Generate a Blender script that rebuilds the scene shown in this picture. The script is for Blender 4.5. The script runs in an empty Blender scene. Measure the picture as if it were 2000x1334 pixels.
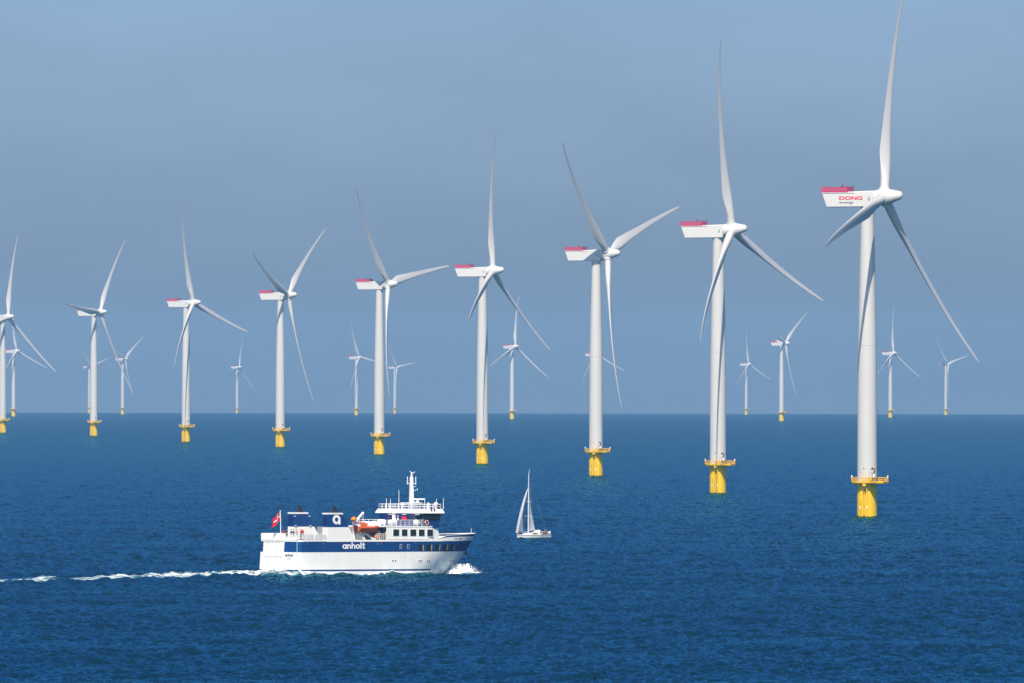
import bpy, bmesh, math, random
import numpy as np
from mathutils import Matrix, Vector, noise as mnoise

rad = math.radians
random.seed(4)
sc = bpy.context.scene

# ------------------------------------------------------------------ camera
EYE = 34.73                      # metres above the sea
EARTH = 7.43e6                   # earth radius with refraction
cam_data = bpy.data.cameras.new("camera")
cam = bpy.data.objects.new("camera", cam_data)
sc.collection.objects.link(cam)
cam_data.sensor_width = 36.0
cam_data.lens = 36.0 * 22711 / 2000.0
cam_data.clip_start = 1.0
cam_data.clip_end = 80000.0
cam.matrix_world = (Matrix.Translation((0, 0, EYE))
                    @ Matrix.Rotation(rad(90) + math.atan(71.18 / 22711), 4, 'X')
                    @ Matrix.Rotation(0.00165, 4, 'Z'))
sc.camera = cam

# ------------------------------------------------------------------ light
SUN_AZ, SUN_EL = 7.5, 46.5       # degrees left of straight behind the camera, above the horizon
world = bpy.data.worlds.new("World")
sc.world = world
world.use_nodes = True
wn = world.node_tree
wn.nodes.clear()
sky = wn.nodes.new("ShaderNodeTexSky")
sky.sky_type = 'NISHITA'
sky.sun_disc = False
sky.sun_elevation = rad(SUN_EL)
sky.sun_rotation = rad(180 + SUN_AZ)
sky.altitude = 0
sky.air_density = 1.0
sky.dust_density = 1.0
sky.ozone_density = 4.0
tint = wn.nodes.new("ShaderNodeMix")
tint.data_type = 'RGBA'
tint.blend_type = 'MULTIPLY'
tint.inputs['Factor'].default_value = 1.0
# bluer away from the sun, paler on the sunward side
side = wn.nodes.new("ShaderNodeMix"); side.data_type = 'RGBA'
side.inputs['A'].default_value = (0.46, 0.60, 0.945, 1)
side.inputs['B'].default_value = (0.92, 0.90, 0.95, 1)
sdir = wn.nodes.new("ShaderNodeTexCoord"); sdot = wn.nodes.new("ShaderNodeVectorMath"); sdot.operation = 'DOT_PRODUCT'
sdot.inputs[1].default_value = (-0.13, -0.99, 0)
smap = wn.nodes.new("ShaderNodeMapRange"); smap.interpolation_type = 'SMOOTHSTEP'
smap.inputs['From Min'].default_value = -0.6; smap.inputs['From Max'].default_value = 0.5
wn.links.new(sdir.outputs['Generated'], sdot.inputs[0]); wn.links.new(sdot.outputs['Value'], smap.inputs['Value'])
wn.links.new(smap.outputs['Result'], side.inputs['Factor']); wn.links.new(side.outputs['Result'], tint.inputs['B'])
bg = wn.nodes.new("ShaderNodeBackground")
bg.inputs['Strength'].default_value = 0.098
wo = wn.nodes.new("ShaderNodeOutputWorld")
wn.links.new(sky.outputs['Color'], tint.inputs['A'])
# thin uneven veils of high cloud
wtc = wn.nodes.new("ShaderNodeTexCoord")
veil = None
for sc_, zs, amp in ((9.0, 3.0, 0.045), (42.0, 3.4, 0.05)):
    mp_ = wn.nodes.new("ShaderNodeMapping"); mp_.inputs['Scale'].default_value = (sc_, sc_, sc_ * zs)
    mp_.inputs['Location'].default_value = (3.1, 0.4, 1.7)
    nz_ = wn.nodes.new("ShaderNodeTexNoise"); nz_.inputs['Scale'].default_value = 1.0; nz_.inputs['Detail'].default_value = 4
    mr_ = wn.nodes.new("ShaderNodeMapRange"); mr_.inputs['From Min'].default_value = 0.3; mr_.inputs['From Max'].default_value = 0.7
    mr_.inputs['To Min'].default_value = 1 - amp; mr_.inputs['To Max'].default_value = 1 + amp
    wn.links.new(wtc.outputs['Generated'], mp_.inputs['Vector']); wn.links.new(mp_.outputs['Vector'], nz_.inputs['Vector'])
    wn.links.new(nz_.outputs['Fac'], mr_.inputs['Value'])
    if veil is None: veil = mr_.outputs['Result']
    else:
        mm_ = wn.nodes.new("ShaderNodeMath"); mm_.operation = 'MULTIPLY'
        wn.links.new(veil, mm_.inputs[0]); wn.links.new(mr_.outputs['Result'], mm_.inputs[1]); veil = mm_.outputs[0]
vm = wn.nodes.new("ShaderNodeVectorMath"); vm.operation = 'SCALE'
wn.links.new(tint.outputs['Result'], vm.inputs[0]); wn.links.new(veil, vm.inputs['Scale'])
wn.links.new(vm.outputs[0], bg.inputs['Color'])
wn.links.new(bg.outputs['Background'], wo.inputs['Surface'])

sun_data = bpy.data.lights.new("sun", 'SUN')
sun_data.energy = 4.6
sun_data.angle = rad(0.53)
sun_data.color = (1.0, 0.88, 0.71)
sun = bpy.data.objects.new("sun", sun_data)
sc.collection.objects.link(sun)
a, e = rad(SUN_AZ), rad(SUN_EL)
to_sun = Vector((-math.sin(a) * math.cos(e), -math.cos(a) * math.cos(e), math.sin(e)))
sun.rotation_euler = to_sun.to_track_quat('Z', 'Y').to_euler()
sun.location = to_sun * 400

sc.view_settings.view_transform = 'Standard'
sc.view_settings.look = 'None'
sc.view_settings.exposure = 0.33
sc.view_settings.gamma = 1.0
sc.cycles.use_denoising = True
sc.cycles.max_bounces = 8
sc.cycles.volume_bounces = 1
sc.cycles.use_adaptive_sampling = False

# ------------------------------------------------------------------ helpers
def mat(name, col, rough=0.5, vary=0.0, scale=1.0, metallic=0.0, col2=None, spec=0.5, coat=0.0):
    """Principled paint with a little procedural wear."""
    m = bpy.data.materials.new(name)
    m.use_nodes = True
    nt = m.node_tree
    p = nt.nodes['Principled BSDF']
    p.inputs['Roughness'].default_value = rough
    p.inputs['Metallic'].default_value = metallic
    p.inputs['Specular IOR Level'].default_value = spec
    p.inputs['Coat Weight'].default_value = coat
    if vary <= 0:
        p.inputs['Base Color'].default_value = (*col, 1)
        return m
    tc = nt.nodes.new("ShaderNodeTexCoord")
    mp = nt.nodes.new("ShaderNodeMapping")
    mp.inputs['Scale'].default_value = (scale, scale, scale * 0.25)
    nz = nt.nodes.new("ShaderNodeTexNoise")
    nz.inputs['Scale'].default_value = 1.0
    nz.inputs['Detail'].default_value = 6
    nz.inputs['Roughness'].default_value = 0.65
    rp = nt.nodes.new("ShaderNodeValToRGB")
    c2 = col2 or tuple(c * (1 - vary) for c in col)
    rp.color_ramp.elements[0].position = 0.28
    rp.color_ramp.elements[0].color = (*c2, 1)
    rp.color_ramp.elements[1].position = 0.55
    rp.color_ramp.elements[1].color = (*col, 1)
    nt.links.new(tc.outputs['Object'], mp.inputs['Vector'])
    nt.links.new(mp.outputs['Vector'], nz.inputs['Vector'])
    nt.links.new(nz.outputs['Fac'], rp.inputs['Fac'])
    nt.links.new(rp.outputs['Color'], p.inputs['Base Color'])
    return m

def empty(name, loc, rot=(0, 0, 0)):
    o = bpy.data.objects.new(name, None)
    o.location = loc
    o.rotation_euler = rot
    o.empty_display_size = 1.0
    sc.collection.objects.link(o)
    return o

def tag(o, label=None, cat=None, group=None, kind=None):
    if label: o["label"] = label
    if cat: o["category"] = cat
    if group: o["group"] = group
    if kind: o["kind"] = kind
    return o

class MB:
    """Collects primitives and links them as one mesh object."""
    def __init__(s):
        s.v, s.f, s.m = [], [], []
    def add(s, verts, faces, mi=0):
        b = len(s.v)
        s.v += [tuple(p) for p in verts]
        s.f += [tuple(b + i for i in f) for f in faces]
        s.m += [mi] * len(faces)
    def box(s, c, d, mi=0, M=None):
        x, y, z = d[0] / 2, d[1] / 2, d[2] / 2
        vs = [Vector((i * x, j * y, k * z)) for i in (-1, 1) for j in (-1, 1) for k in (-1, 1)]
        if M is not None: vs = [M @ p for p in vs]
        vs = [p + Vector(c) for p in vs]
        s.add(vs, [(0, 1, 3, 2), (4, 6, 7, 5), (0, 4, 5, 1), (2, 3, 7, 6), (0, 2, 6, 4), (1, 5, 7, 3)], mi)
    def bb(s, x0, x1, y0, y1, z0, z1, mi=0):
        s.box(((x0 + x1) / 2, (y0 + y1) / 2, (z0 + z1) / 2), (abs(x1 - x0), abs(y1 - y0), abs(z1 - z0)), mi)
    def bar(s, p, q, w=0.06, mi=0, n=6):
        s.tube([p, q], [w / 2, w / 2], n, mi)
    def tube(s, pts, rs, n=12, mi=0, cap=True):
        pts = [Vector(p) for p in pts]
        if not hasattr(rs, '__len__'): rs = [rs] * len(pts)
        vs, fs = [], []
        for i, p in enumerate(pts):
            d = (pts[min(i + 1, len(pts) - 1)] - pts[max(i - 1, 0)]).normalized()
            up = Vector((0, 0, 1)) if abs(d.z) < 0.9 else Vector((1, 0, 0))
            x = d.cross(up).normalized(); y = d.cross(x)
            for k in range(n):
                t = 2 * math.pi * k / n
                vs.append(p + rs[i] * (math.cos(t) * x + math.sin(t) * y))
        for i in range(len(pts) - 1):
            for k in range(n):
                k2 = (k + 1) % n
                fs.append((i * n + k, i * n + k2, (i + 1) * n + k2, (i + 1) * n + k))
        if cap:
            fs.append(tuple(range(n)))
            fs.append(tuple((len(pts) - 1) * n + k for k in range(n)))
        s.add(vs, fs, mi)
    def prism(s, poly, z0, z1, mi=0):
        n = len(poly)
        vs = [(x, y, z0) for x, y in poly] + [(x, y, z1) for x, y in poly]
        fs = [tuple(range(n))[::-1], tuple(range(n, 2 * n))] + [(i, (i + 1) % n, n + (i + 1) % n, n + i) for i in range(n)]
        s.add(vs, fs, mi)
    def loft(s, rings, mi=0, cap=True):
        n = len(rings[0])
        vs = [p for r in rings for p in r]
        fs = [(i * n + k, i * n + (k + 1) % n, (i + 1) * n + (k + 1) % n, (i + 1) * n + k)
              for i in range(len(rings) - 1) for k in range(n)]
        if cap: fs += [tuple(range(n))[::-1], tuple((len(rings) - 1) * n + k for k in range(n))]
        s.add(vs, fs, mi)
    def ball(s, c, r, mi=0, seg=12, rings=8):
        sx, sy, sz = r if hasattr(r, '__len__') else (r, r, r)
        rr = []
        for i in range(rings + 1):
            t = math.pi * (i + 0.02) / (rings + 0.04)
            rr.append([(c[0] + sx * math.sin(t) * math.cos(2 * math.pi * k / seg),
                        c[1] + sy * math.sin(t) * math.sin(2 * math.pi * k / seg),
                        c[2] + sz * math.cos(t)) for k in range(seg)])
        s.loft(rr, mi)
    def rail(s, pts, h=1.0, w=0.06, step=1.2, bars=3, mi=0):
        for p, q in zip(pts[:-1], pts[1:]):
            p, q = Vector(p), Vector(q)
            for k in range(bars):
                z = Vector((0, 0, h * (k + 1) / bars))
                s.bar(p + z, q + z, w if k == bars - 1 else w * 0.7, mi, 4)
            n = max(1, round((q - p).length / step))
            for i in range(n + 1):
                b = p.lerp(q, i / n)
                s.bar(b, b + Vector((0, 0, h)), w * 0.85, mi, 4)
    def build(s, name, mats, parent=None, smooth=35, M=None):
        me = bpy.data.meshes.new(name)
        me.from_pydata(s.v, [], s.f)
        for m_ in (mats if isinstance(mats, (list, tuple)) else [mats]): me.materials.append(m_)
        me.polygons.foreach_set('material_index', s.m)
        bm = bmesh.new(); bm.from_mesh(me)
        bmesh.ops.recalc_face_normals(bm, faces=bm.faces)
        for f in bm.faces: f.smooth = smooth > 0
        for ed in bm.edges:
            if len(ed.link_faces) == 2 and ed.calc_face_angle(0) > rad(smooth): ed.smooth = False
        bm.to_mesh(me); bm.free()
        o = bpy.data.objects.new(name, me)
        sc.collection.objects.link(o)
        if parent: o.parent = parent
        if M is not None: o.matrix_basis = M
        return o

def interp(x, xs, ys):
    return float(np.interp(x, xs, ys))

# ------------------------------------------------------------------ materials
M_TURB = mat("turbine_white_paint", (0.58, 0.58, 0.575), 0.42, 0.05, 0.3)
M_JOINT = mat("tower_joint_grey", (0.44, 0.44, 0.44), 0.5)
M_BLADE = mat("blade_gelcoat", (0.60, 0.60, 0.60), 0.38, 0.05, 0.2)
M_NAC = mat("nacelle_gelcoat", (0.66, 0.66, 0.655), 0.42, 0.05, 0.4)
M_RED = mat("traffic_red_mesh", (0.56, 0.004, 0.085), 0.5, 0.15, 2.0)
M_REDP = mat("helihoist_perforated_sheet", (0.40, 0.10, 0.21), 0.6)
M_YEL = mat("yellow_marine_paint", (0.84, 0.545, 0.004), 0.42, 0.08, 0.5)
M_YEL2 = mat("yellow_railing_paint", (0.84, 0.50, 0.008), 0.5)
M_GROW = mat("marine_growth", (0.10, 0.055, 0.03), 0.8, 0.5, 2.0)
M_DARK = mat("dark_steel", (0.03, 0.035, 0.04), 0.5)
M_BLACK = mat("soot_black", (0.012, 0.011, 0.012), 0.55)
M_GREY = mat("mid_grey_paint", (0.33, 0.36, 0.39), 0.5, 0.1, 2)
M_LRED = mat("sign_red", (0.68, 0.01, 0.05), 0.5)
M_LBLUE = mat("sign_slate_blue", (0.10, 0.14, 0.22), 0.5)
M_WHITE = mat("ship_white_paint", (0.88, 0.88, 0.87), 0.35, 0.05, 0.5, col2=(0.84, 0.83, 0.81))
M_CLEAN = mat("clean_white_paint", (0.88, 0.88, 0.88), 0.35)
M_BLUE = mat("ship_blue_paint", (0.0, 0.047, 0.20), 0.45, 0.12, 0.6, spec=0.3)
M_NAVY = mat("ship_navy_trim", (0.008, 0.03, 0.15), 0.35)
M_ANTI = mat("antifouling_red", (0.16, 0.02, 0.02), 0.6)
M_DECK = mat("deck_grey_green", (0.16, 0.19, 0.19), 0.7, 0.2, 1)
M_GLASS = mat("tinted_window_glass", (0.010, 0.022, 0.028), 0.06, spec=0.6)
M_BLIND = mat("cream_curtain", (0.34, 0.30, 0.20), 0.8)
M_ORANGE = mat("rescue_orange", (0.72, 0.13, 0.035), 0.45, 0.12, 3)
M_ORANGE2 = mat("buoy_amber", (0.80, 0.27, 0.02), 0.45)
M_SHADEW = mat("mesh_screen_grey", (0.66, 0.67, 0.68), 0.7, 0.15, 4)
M_RUST = mat("rust_streak", (0.30, 0.12, 0.05), 0.8)
M_TEAL = mat("pale_green_pipe", (0.25, 0.55, 0.48), 0.5)
M_FLAG = mat("flag_red_cloth", (0.60, 0.008, 0.04), 0.8)
M_FLAGW = mat("flag_white_cloth", (0.80, 0.80, 0.80), 0.8)
M_GOLD = mat("flag_gold_emblem", (0.75, 0.42, 0.05), 0.6)
M_SKIN = mat("skin", (0.55, 0.33, 0.24), 0.6)
M_HAIR = mat("hair_brown", (0.05, 0.03, 0.02), 0.7)
M_SAIL = mat("sailcloth", (0.80, 0.80, 0.78), 0.75, 0.05, 0.8)
def sail_material():
    m = mat("sailcloth_laminate", (0.90, 0.90, 0.89), 0.7, 0.04, 0.8)
    nt = m.node_tree; p = nt.nodes['Principled BSDF']; out = nt.nodes['Material Output']
    t = nt.nodes.new("ShaderNodeBsdfTranslucent"); t.inputs['Color'].default_value = (.95, .95, .93, 1)
    mx = nt.nodes.new("ShaderNodeMixShader"); mx.inputs[0].default_value = .30
    nt.links.new(p.outputs[0], mx.inputs[1]); nt.links.new(t.outputs[0], mx.inputs[2]); nt.links.new(mx.outputs[0], out.inputs['Surface'])
    return m
M_SAIL = sail_material()
M_GRP = mat("boat_gelcoat", (0.82, 0.82, 0.80), 0.3)
M_STRIPE = mat("boat_maroon_stripe", (0.13, 0.03, 0.07), 0.4)
M_ALU = mat("mast_aluminium", (0.80, 0.80, 0.80), 0.45)
M_CANVAS = mat("blue_canvas", (0.04, 0.10, 0.30), 0.8)
M_TEAK = mat("teak_deck", (0.34, 0.27, 0.21), 0.7, 0.2, 3)

# ------------------------------------------------------------------ sea
rng = np.random.default_rng(11)
NW = 120
lam = np.exp(rng.uniform(np.log(1.2), np.log(17), NW))
wdir = rad(156) + rng.normal(0, rad(46), NW)
wk = 2 * np.pi / lam
wph = rng.uniform(0, 2 * np.pi, NW)
SLOPE = 0.24
wamp = np.sqrt(2) * SLOPE / np.sqrt(NW) / wk
wkx, wky = np.abs(wk * np.cos(wdir)), np.abs(wk * np.sin(wdir))
wamp *= 1.45 * np.sqrt(2.2 / lam)
# slow gusts: patches of ruffled and of calmer water
glam = np.exp(rng.uniform(np.log(60), np.log(420), 14))
gdir = rng.uniform(0, 2 * np.pi, 14)
gph = rng.uniform(0, 2 * np.pi, 14)

ALPHA = rad(41.0)
FERRY = Vector((-40.95, 2055.0, 0.0)); FERRY.z = -FERRY.xy.length_squared / (2 * EARTH)
FWD = Vector((math.cos(ALPHA), math.sin(ALPHA), 0)); STB = Vector((math.sin(ALPHA), -math.cos(ALPHA), 0))

def wake_path(sv):
    """Centre line of the wake: curves behind the turning ferry; returns x, y, heading."""
    n = 200
    ss = np.linspace(0, 170, n)
    ang = ALPHA + rad(22) * np.clip(ss / 55, 0, 1)
    dx = -np.cos(ang); dy = -np.sin(ang); ds = ss[1]
    px = FERRY.x + np.concatenate([[0], np.cumsum(dx[:-1] * ds)])
    py = FERRY.y + np.concatenate([[0], np.cumsum(dy[:-1] * ds)])
    return np.interp(sv, ss, px), np.interp(sv, ss, py), np.interp(sv, ss, ang)

def sea_height(X, Y, spacing=None):
    """Wind sea on the curved earth plus the swell the ferry raises."""
    G = np.zeros_like(X)
    for l_, d_, p_ in zip(glam, gdir, gph):
        G += np.sin((X * np.cos(d_) + Y * np.sin(d_)) * (2 * np.pi / l_) + p_)
    G = np.clip(1.0 + 0.07 * G, 0.6, 1.4)
    Z = np.zeros_like(X)
    for kx_, ky_, d_, k_, a_, p_ in zip(wkx, wky, wdir, wk, wamp, wph):
        w = np.sin((X * np.cos(d_) + Y * np.sin(d_)) * k_ + p_)
        w = w + 0.18 * (w * w - 0.5)
        if spacing is None:
            Z += a_ * w
        else:
            Z += a_ * w * np.clip((np.pi / np.maximum(kx_ * spacing[1], ky_ * spacing[0]) - 1.15) / 0.8, 0, 1)
    Z *= G
    # ridges either side of the wake and along the hull
    rx, ry = X - FERRY.x, Y - FERRY.y
    u = rx * FWD.x + ry * FWD.y
    v = rx * STB.x + ry * STB.y
    near = (np.abs(rx) < 260) & (np.abs(ry) < 260)
    if near.any():
        un, vn = u[near], v[near]
        s = -un
        off = 22.0 * np.clip(s / 55, 0, 2.5) ** 2 * 0.42
        d = vn - off
        side = 5.5 + 0.16 * np.clip(s, 0, 200)
        ridge = 0.55 * np.exp(-((np.abs(d) - side) / 2.6) ** 2) * np.exp(-np.clip(s, 0, 400) / 70) / (1 + np.exp(-(s + 2) / 2))
        cross = 0.30 * np.cos(s * 2 * np.pi / 21) * np.exp(-(d / 12) ** 2) * np.exp(-np.clip(s, 0, 400) / 60) / (1 + np.exp(-(s - 4) / 3))
        hump = np.interp(s, [-1, 1, 12, 40, 75, 150], [0, .62, .60, .36, .24, .16]) * np.exp(-(d / np.interp(s, [0, 30, 150], [4.6, 4.2, 5.5])) ** 2)
        hump *= .75 + .13 * np.sin(s * 1.35 + 1.1 * np.sin(d * 1.1)) + .10 * np.sin(s * .62 - d * .9 + 1) + .12 * np.sin(d * 1.7 + s * .33) + .12 * np.sin(s * 2.3 + d * 2.1)
        bow = 0.22 * np.exp(-((np.abs(vn) - (5.8 + 0.22 * np.clip(38 - un, 0, 80))) / 2.0) ** 2) * np.exp(-((un - 22) / 22) ** 2)
        Z[near] += ridge + cross + bow + hump
    return Z - (X * X + Y * Y) / (2 * EARTH)

def wake_coords(X, Y):
    """Distance astern along the curved wake and offset across it."""
    rx, ry = X - FERRY.x, Y - FERRY.y
    u = rx * FWD.x + ry * FWD.y; v = rx * STB.x + ry * STB.y
    ss = np.linspace(0, 170, 341); px, py, an = wake_path(ss)
    best = np.full(X.shape, 1e9); s_ = np.zeros(X.shape); d_ = np.zeros(X.shape)
    for i in range(len(ss)):
        q = (X - px[i]) ** 2 + (Y - py[i]) ** 2
        m = q < best
        best[m] = q[m]; s_[m] = ss[i]
        d_[m] = (X[m] - px[i]) * math.sin(an[i]) - (Y[m] - py[i]) * math.cos(an[i])
    return u, v, s_, d_

def foam_density(X, Y):
    """How much of the water is foam: wake, hull wash, bow wave; a little round each turbine foot."""
    F = np.zeros(len(X), np.float32)
    for t in TURB[:9]:
        k = np.abs(X - t[0]) + np.abs(Y - t[1]) < 30
        rr = np.hypot(X[k] - t[0], Y[k] - t[1])
        F[k] = np.maximum(F[k], 0.0 * np.exp(-((rr - 2.6) / 1.1) ** 2))
    k = (np.abs(X - FERRY.x) < 190) & (np.abs(Y - FERRY.y) < 190)
    u, v, s_, d_ = wake_coords(X[k].astype(np.float64), Y[k].astype(np.float64))
    half_w = np.interp(s_, [0, 8, 30, 60, 110, 170], [5.8, 5.4, 4.8, 5.2, 6.0, 7.0])
    e_ = np.abs(d_) / half_w
    core = np.interp(s_, [0, 10, 30, 55, 85, 130, 170], [1.35, 1.12, .95, .86, .79, .70, .6])
    f = core * np.exp(-np.clip(e_ - .55, 0, 9) ** 2 / .16) * (s_ > 0.3)
    f *= 1 - .35 * np.clip((s_ - 25) / 30, 0, 1) * np.exp(-(e_ / .35) ** 2)
    hv = np.vectorize(lambda a_: half(min(max(a_, .8), 38), .3))(np.clip(u, 0, 39)) if len(u) else u
    w = np.abs(v) - hv
    wash = np.interp(u, [-2, 0, 8, 15, 24, 33, 38, 40], [1.1, 1.0, .75, .5, .65, .8, .5, 0]) * np.exp(-np.clip(w, 0, 99) ** 2 / 2.4) * (w > -1.2) * (u > -3) * (u < 40)
    bowf = 1.1 * np.exp(-(((u - 38.4) / 2.6) ** 2 + ((np.abs(v) - 4.6) / 2.6) ** 2))
    F[k] = np.maximum(F[k], np.maximum(f, np.maximum(wash, bowf)))
    return F

def build_sea():
    rows = [4.0, 100, 300, 600, 900, 1080, 1180]
    r = 1200.0
    while r < 26000:
        rows.append(r)
        r += 0.6 if r < 1900 else 0.6 * (r / 1900) ** 2
    rows.append(26000.0)
    rows = np.array(rows)
    fine = np.arange(-0.066, 0.0661, 0.00015)
    g, step, w = [], 0.0004, fine[-1]
    while w + step < math.pi - 0.02:
        w += step; g.append(w); step = min(step * 1.28, 0.16)
    cols = np.concatenate([-np.array(g)[::-1], fine, np.array(g)])
    nr, nc = len(rows), len(cols)
    dr = np.gradient(rows); dc = np.gradient(cols)
    X = rows[:, None] * np.sin(cols)[None, :]
    Y = rows[:, None] * np.cos(cols)[None, :]
    X = X.astype(np.float64)
    Z = np.empty_like(X)
    for i in range(0, nr, 256):
        Z[i:i + 256] = sea_height(X[i:i + 256].copy(), Y[i:i + 256].copy(), (dr[i:i + 256, None], rows[i:i + 256, None] * dc[None, :]))
    co = np.stack([X, Y, Z], -1).reshape(-1, 3)
    co = np.vstack([co, [[0, 0, 0]]]).astype(np.float32)
    i, j = np.meshgrid(np.arange(nr - 1), np.arange(nc), indexing='ij')
    j2 = (j + 1) % nc
    q = np.stack([i * nc + j, (i + 1) * nc + j, (i + 1) * nc + j2, i * nc + j2], -1).reshape(-1, 4)[:, ::-1]
    jj = np.arange(nc)
    t = np.stack([np.full(nc, nr * nc), (jj + 1) % nc, jj], -1)
    me = bpy.data.meshes.new("sea")
    nq, nt = len(q), len(t)
    me.vertices.add(len(co)); me.vertices.foreach_set('co', co.ravel())
    me.loops.add(nq * 4 + nt * 3)
    me.loops.foreach_set('vertex_index', np.concatenate([q.ravel(), t.ravel()]).astype(np.int32))
    me.polygons.add(nq + nt)
    me.polygons.foreach_set('loop_start', np.concatenate([np.arange(nq) * 4, nq * 4 + np.arange(nt) * 3]).astype(np.int32))
    me.update(calc_edges=True)
    me.polygons.foreach_set('use_smooth', np.ones(nq + nt, dtype=bool))
    o = bpy.data.objects.new("sea", me)
    sc.collection.objects.link(o)
    me.attributes.new("foam", 'FLOAT', 'POINT').data.foreach_set('value', foam_density(co[:, 0], co[:, 1]))
    m = bpy.data.materials.new("sea_water"); m.use_nodes = True
    nt_ = m.node_tree; nt_.nodes.remove(nt_.nodes['Principled BSDF'])
    N = nt_.nodes.new; L = nt_.links.new
    def noise(vec, scale, detail=3):
        nz = N("ShaderNodeTexNoise"); nz.inputs['Scale'].default_value = scale; nz.inputs['Detail'].default_value = detail
        L(vec, nz.inputs['Vector']); return nz
    # ripples too small for the mesh: a noise field, drawn out along the crests, that tips the surface normal
    tc = N("ShaderNodeTexCoord")
    mp = N("ShaderNodeMapping")
    mp.inputs['Rotation'].default_value = (0, 0, rad(20))
    mp.inputs['Scale'].default_value = (1.0, 0.09, 1.0)
    L(tc.outputs['Object'], mp.inputs['Vector'])
    acc = N("ShaderNodeNewGeometry").outputs['Normal']
    for scale, k in ((0.42, 0.32), (1.2, 0.56), (2.8, 0.66), (6.5, 0.5)):
        nz = noise(mp.outputs['Vector'], scale)
        sub = N("ShaderNodeVectorMath"); sub.operation = 'SUBTRACT'; sub.inputs[1].default_value = (0.5, 0.5, 0.5)
        mul = N("ShaderNodeVectorMath"); mul.operation = 'MULTIPLY'; mul.inputs[1].default_value = (k, k, 0)
        add = N("ShaderNodeVectorMath"); add.operation = 'ADD'
        L(nz.outputs['Color'], sub.inputs[0]); L(sub.outputs[0], mul.inputs[0])
        L(acc, add.inputs[0]); L(mul.outputs[0], add.inputs[1]); acc = add.outputs[0]
    nrm = N("ShaderNodeVectorMath"); nrm.operation = 'NORMALIZE'
    L(acc, nrm.inputs[0])
    body = N("ShaderNodeBsdfDiffuse"); body.inputs['Color'].default_value = (0.0, 0.022, 0.045, 1); L(nrm.outputs[0], body.inputs['Normal'])
    gl = N("ShaderNodeBsdfGlossy"); gl.inputs['Color'].default_value = (0.085, 0.365, 0.505, 1); gl.inputs['Roughness'].default_value = 0.07
    L(nrm.outputs[0], gl.inputs['Normal'])
    fr = N("ShaderNodeFresnel"); fr.inputs['IOR'].default_value = 1.333; L(nrm.outputs[0], fr.inputs['Normal'])
    wat = N("ShaderNodeMixShader"); L(fr.outputs[0], wat.inputs[0]); L(body.outputs[0], wat.inputs[1]); L(gl.outputs[0], wat.inputs[2])
    # churned water behind the ferry: lacy white foam over pale aerated water
    at = N("ShaderNodeAttribute"); at.attribute_name = "foam"
    fm = N("ShaderNodeMapping"); fm.inputs['Rotation'].default_value = (0, 0, rad(-52)); fm.inputs['Scale'].default_value = (0.22, 1.0, 1.0)
    L(tc.outputs['Object'], fm.inputs['Vector'])
    nf = noise(fm.outputs['Vector'], 0.75, 6)
    def rng_(a, b, src, c=0.0, d=1.0):
        r = N("ShaderNodeMapRange"); r.inputs['From Min'].default_value = a; r.inputs['From Max'].default_value = b
        r.inputs['To Min'].default_value = c; r.inputs['To Max'].default_value = d; L(src, r.inputs['Value']); return r.outputs['Result']
    sm = N("ShaderNodeMath"); sm.operation = 'ADD'; L(at.outputs['Fac'], sm.inputs[0]); L(rng_(0.30, 0.70, nf.outputs['Fac'], -0.55, 0.34), sm.inputs[1])
    white = N("ShaderNodeBsdfDiffuse"); white.inputs['Color'].default_value = (0.74, 0.78, 0.80, 1)
    pale = N("ShaderNodeBsdfDiffuse"); pale.inputs['Color'].default_value = (0.05, 0.22, 0.30, 1)
    m1 = N("ShaderNodeMixShader"); L(rng_(0.05, 0.75, at.outputs['Fac'], 0.0, 0.75), m1.inputs[0]); L(wat.outputs[0], m1.inputs[1]); L(pale.outputs[0], m1.inputs[2])
    m2 = N("ShaderNodeMixShader"); L(rng_(0.36, 1.12, sm.outputs[0]), m2.inputs[0]); L(m1.outputs[0], m2.inputs[1]); L(white.outputs[0], m2.inputs[2])
    L(m2.outputs[0], nt_.nodes['Material Output'].inputs['Surface'])
    me.materials.append(m)
    tag(o, kind="structure")
    return o

# ------------------------------------------------------------------ air
def build_haze():
    b = MB(); b.bb(-26200, 26200, -26200, 26200, -47.5, 165)
    m = bpy.data.materials.new("haze_air"); m.use_nodes = True
    nt = m.node_tree
    nt.nodes.remove(nt.nodes['Principled BSDF'])
    v = nt.nodes.new("ShaderNodeVolumePrincipled")
    v.inputs['Color'].default_value = (0.35, 0.635, 0.94, 1)
    v.inputs['Density'].default_value = 3.1e-5
    v.inputs['Anisotropy'].default_value = 0.0
    nt.links.new(v.outputs['Volume'], nt.nodes['Material Output'].inputs['Volume'])
    o = b.build("haze", m, smooth=0)
    tag(o, kind="stuff")
build_haze()

# ------------------------------------------------------------------ lettering
def font_mesh(text, height, width, mats, name, parent, M, depth=0.02, extra_bold=0.0):
    cu = bpy.data.curves.new(name + "_text", 'FONT')
    cu.body = text; cu.size = 1.0; cu.offset = extra_bold; cu.extrude = 0.01
    o = bpy.data.objects.new(name + "_text", cu)
    sc.collection.objects.link(o)
    dg = bpy.context.evaluated_depsgraph_get()
    me = bpy.data.meshes.new_from_object(o.evaluated_get(dg))
    bpy.data.objects.remove(o)
    co = np.empty(len(me.vertices) * 3, np.float32); me.vertices.foreach_get('co', co)
    co = co.reshape(-1, 3)
    mn, mx = co.min(0), co.max(0)
    cap = height / (0.73 if height > 0 else 1)
    co[:, 0] = (co[:, 0] - mn[0]) * width / (mx[0] - mn[0])
    co[:, 1] = co[:, 1] * cap
    co[:, 2] = co[:, 2] * depth / 0.01
    me.vertices.foreach_set('co', co.ravel())
    me.materials.clear(); me.materials.append(mats)
    r = bpy.data.objects.new(name, me)
    sc.collection.objects.link(r); r.parent = parent; r.matrix_basis = M
    return r

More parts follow.
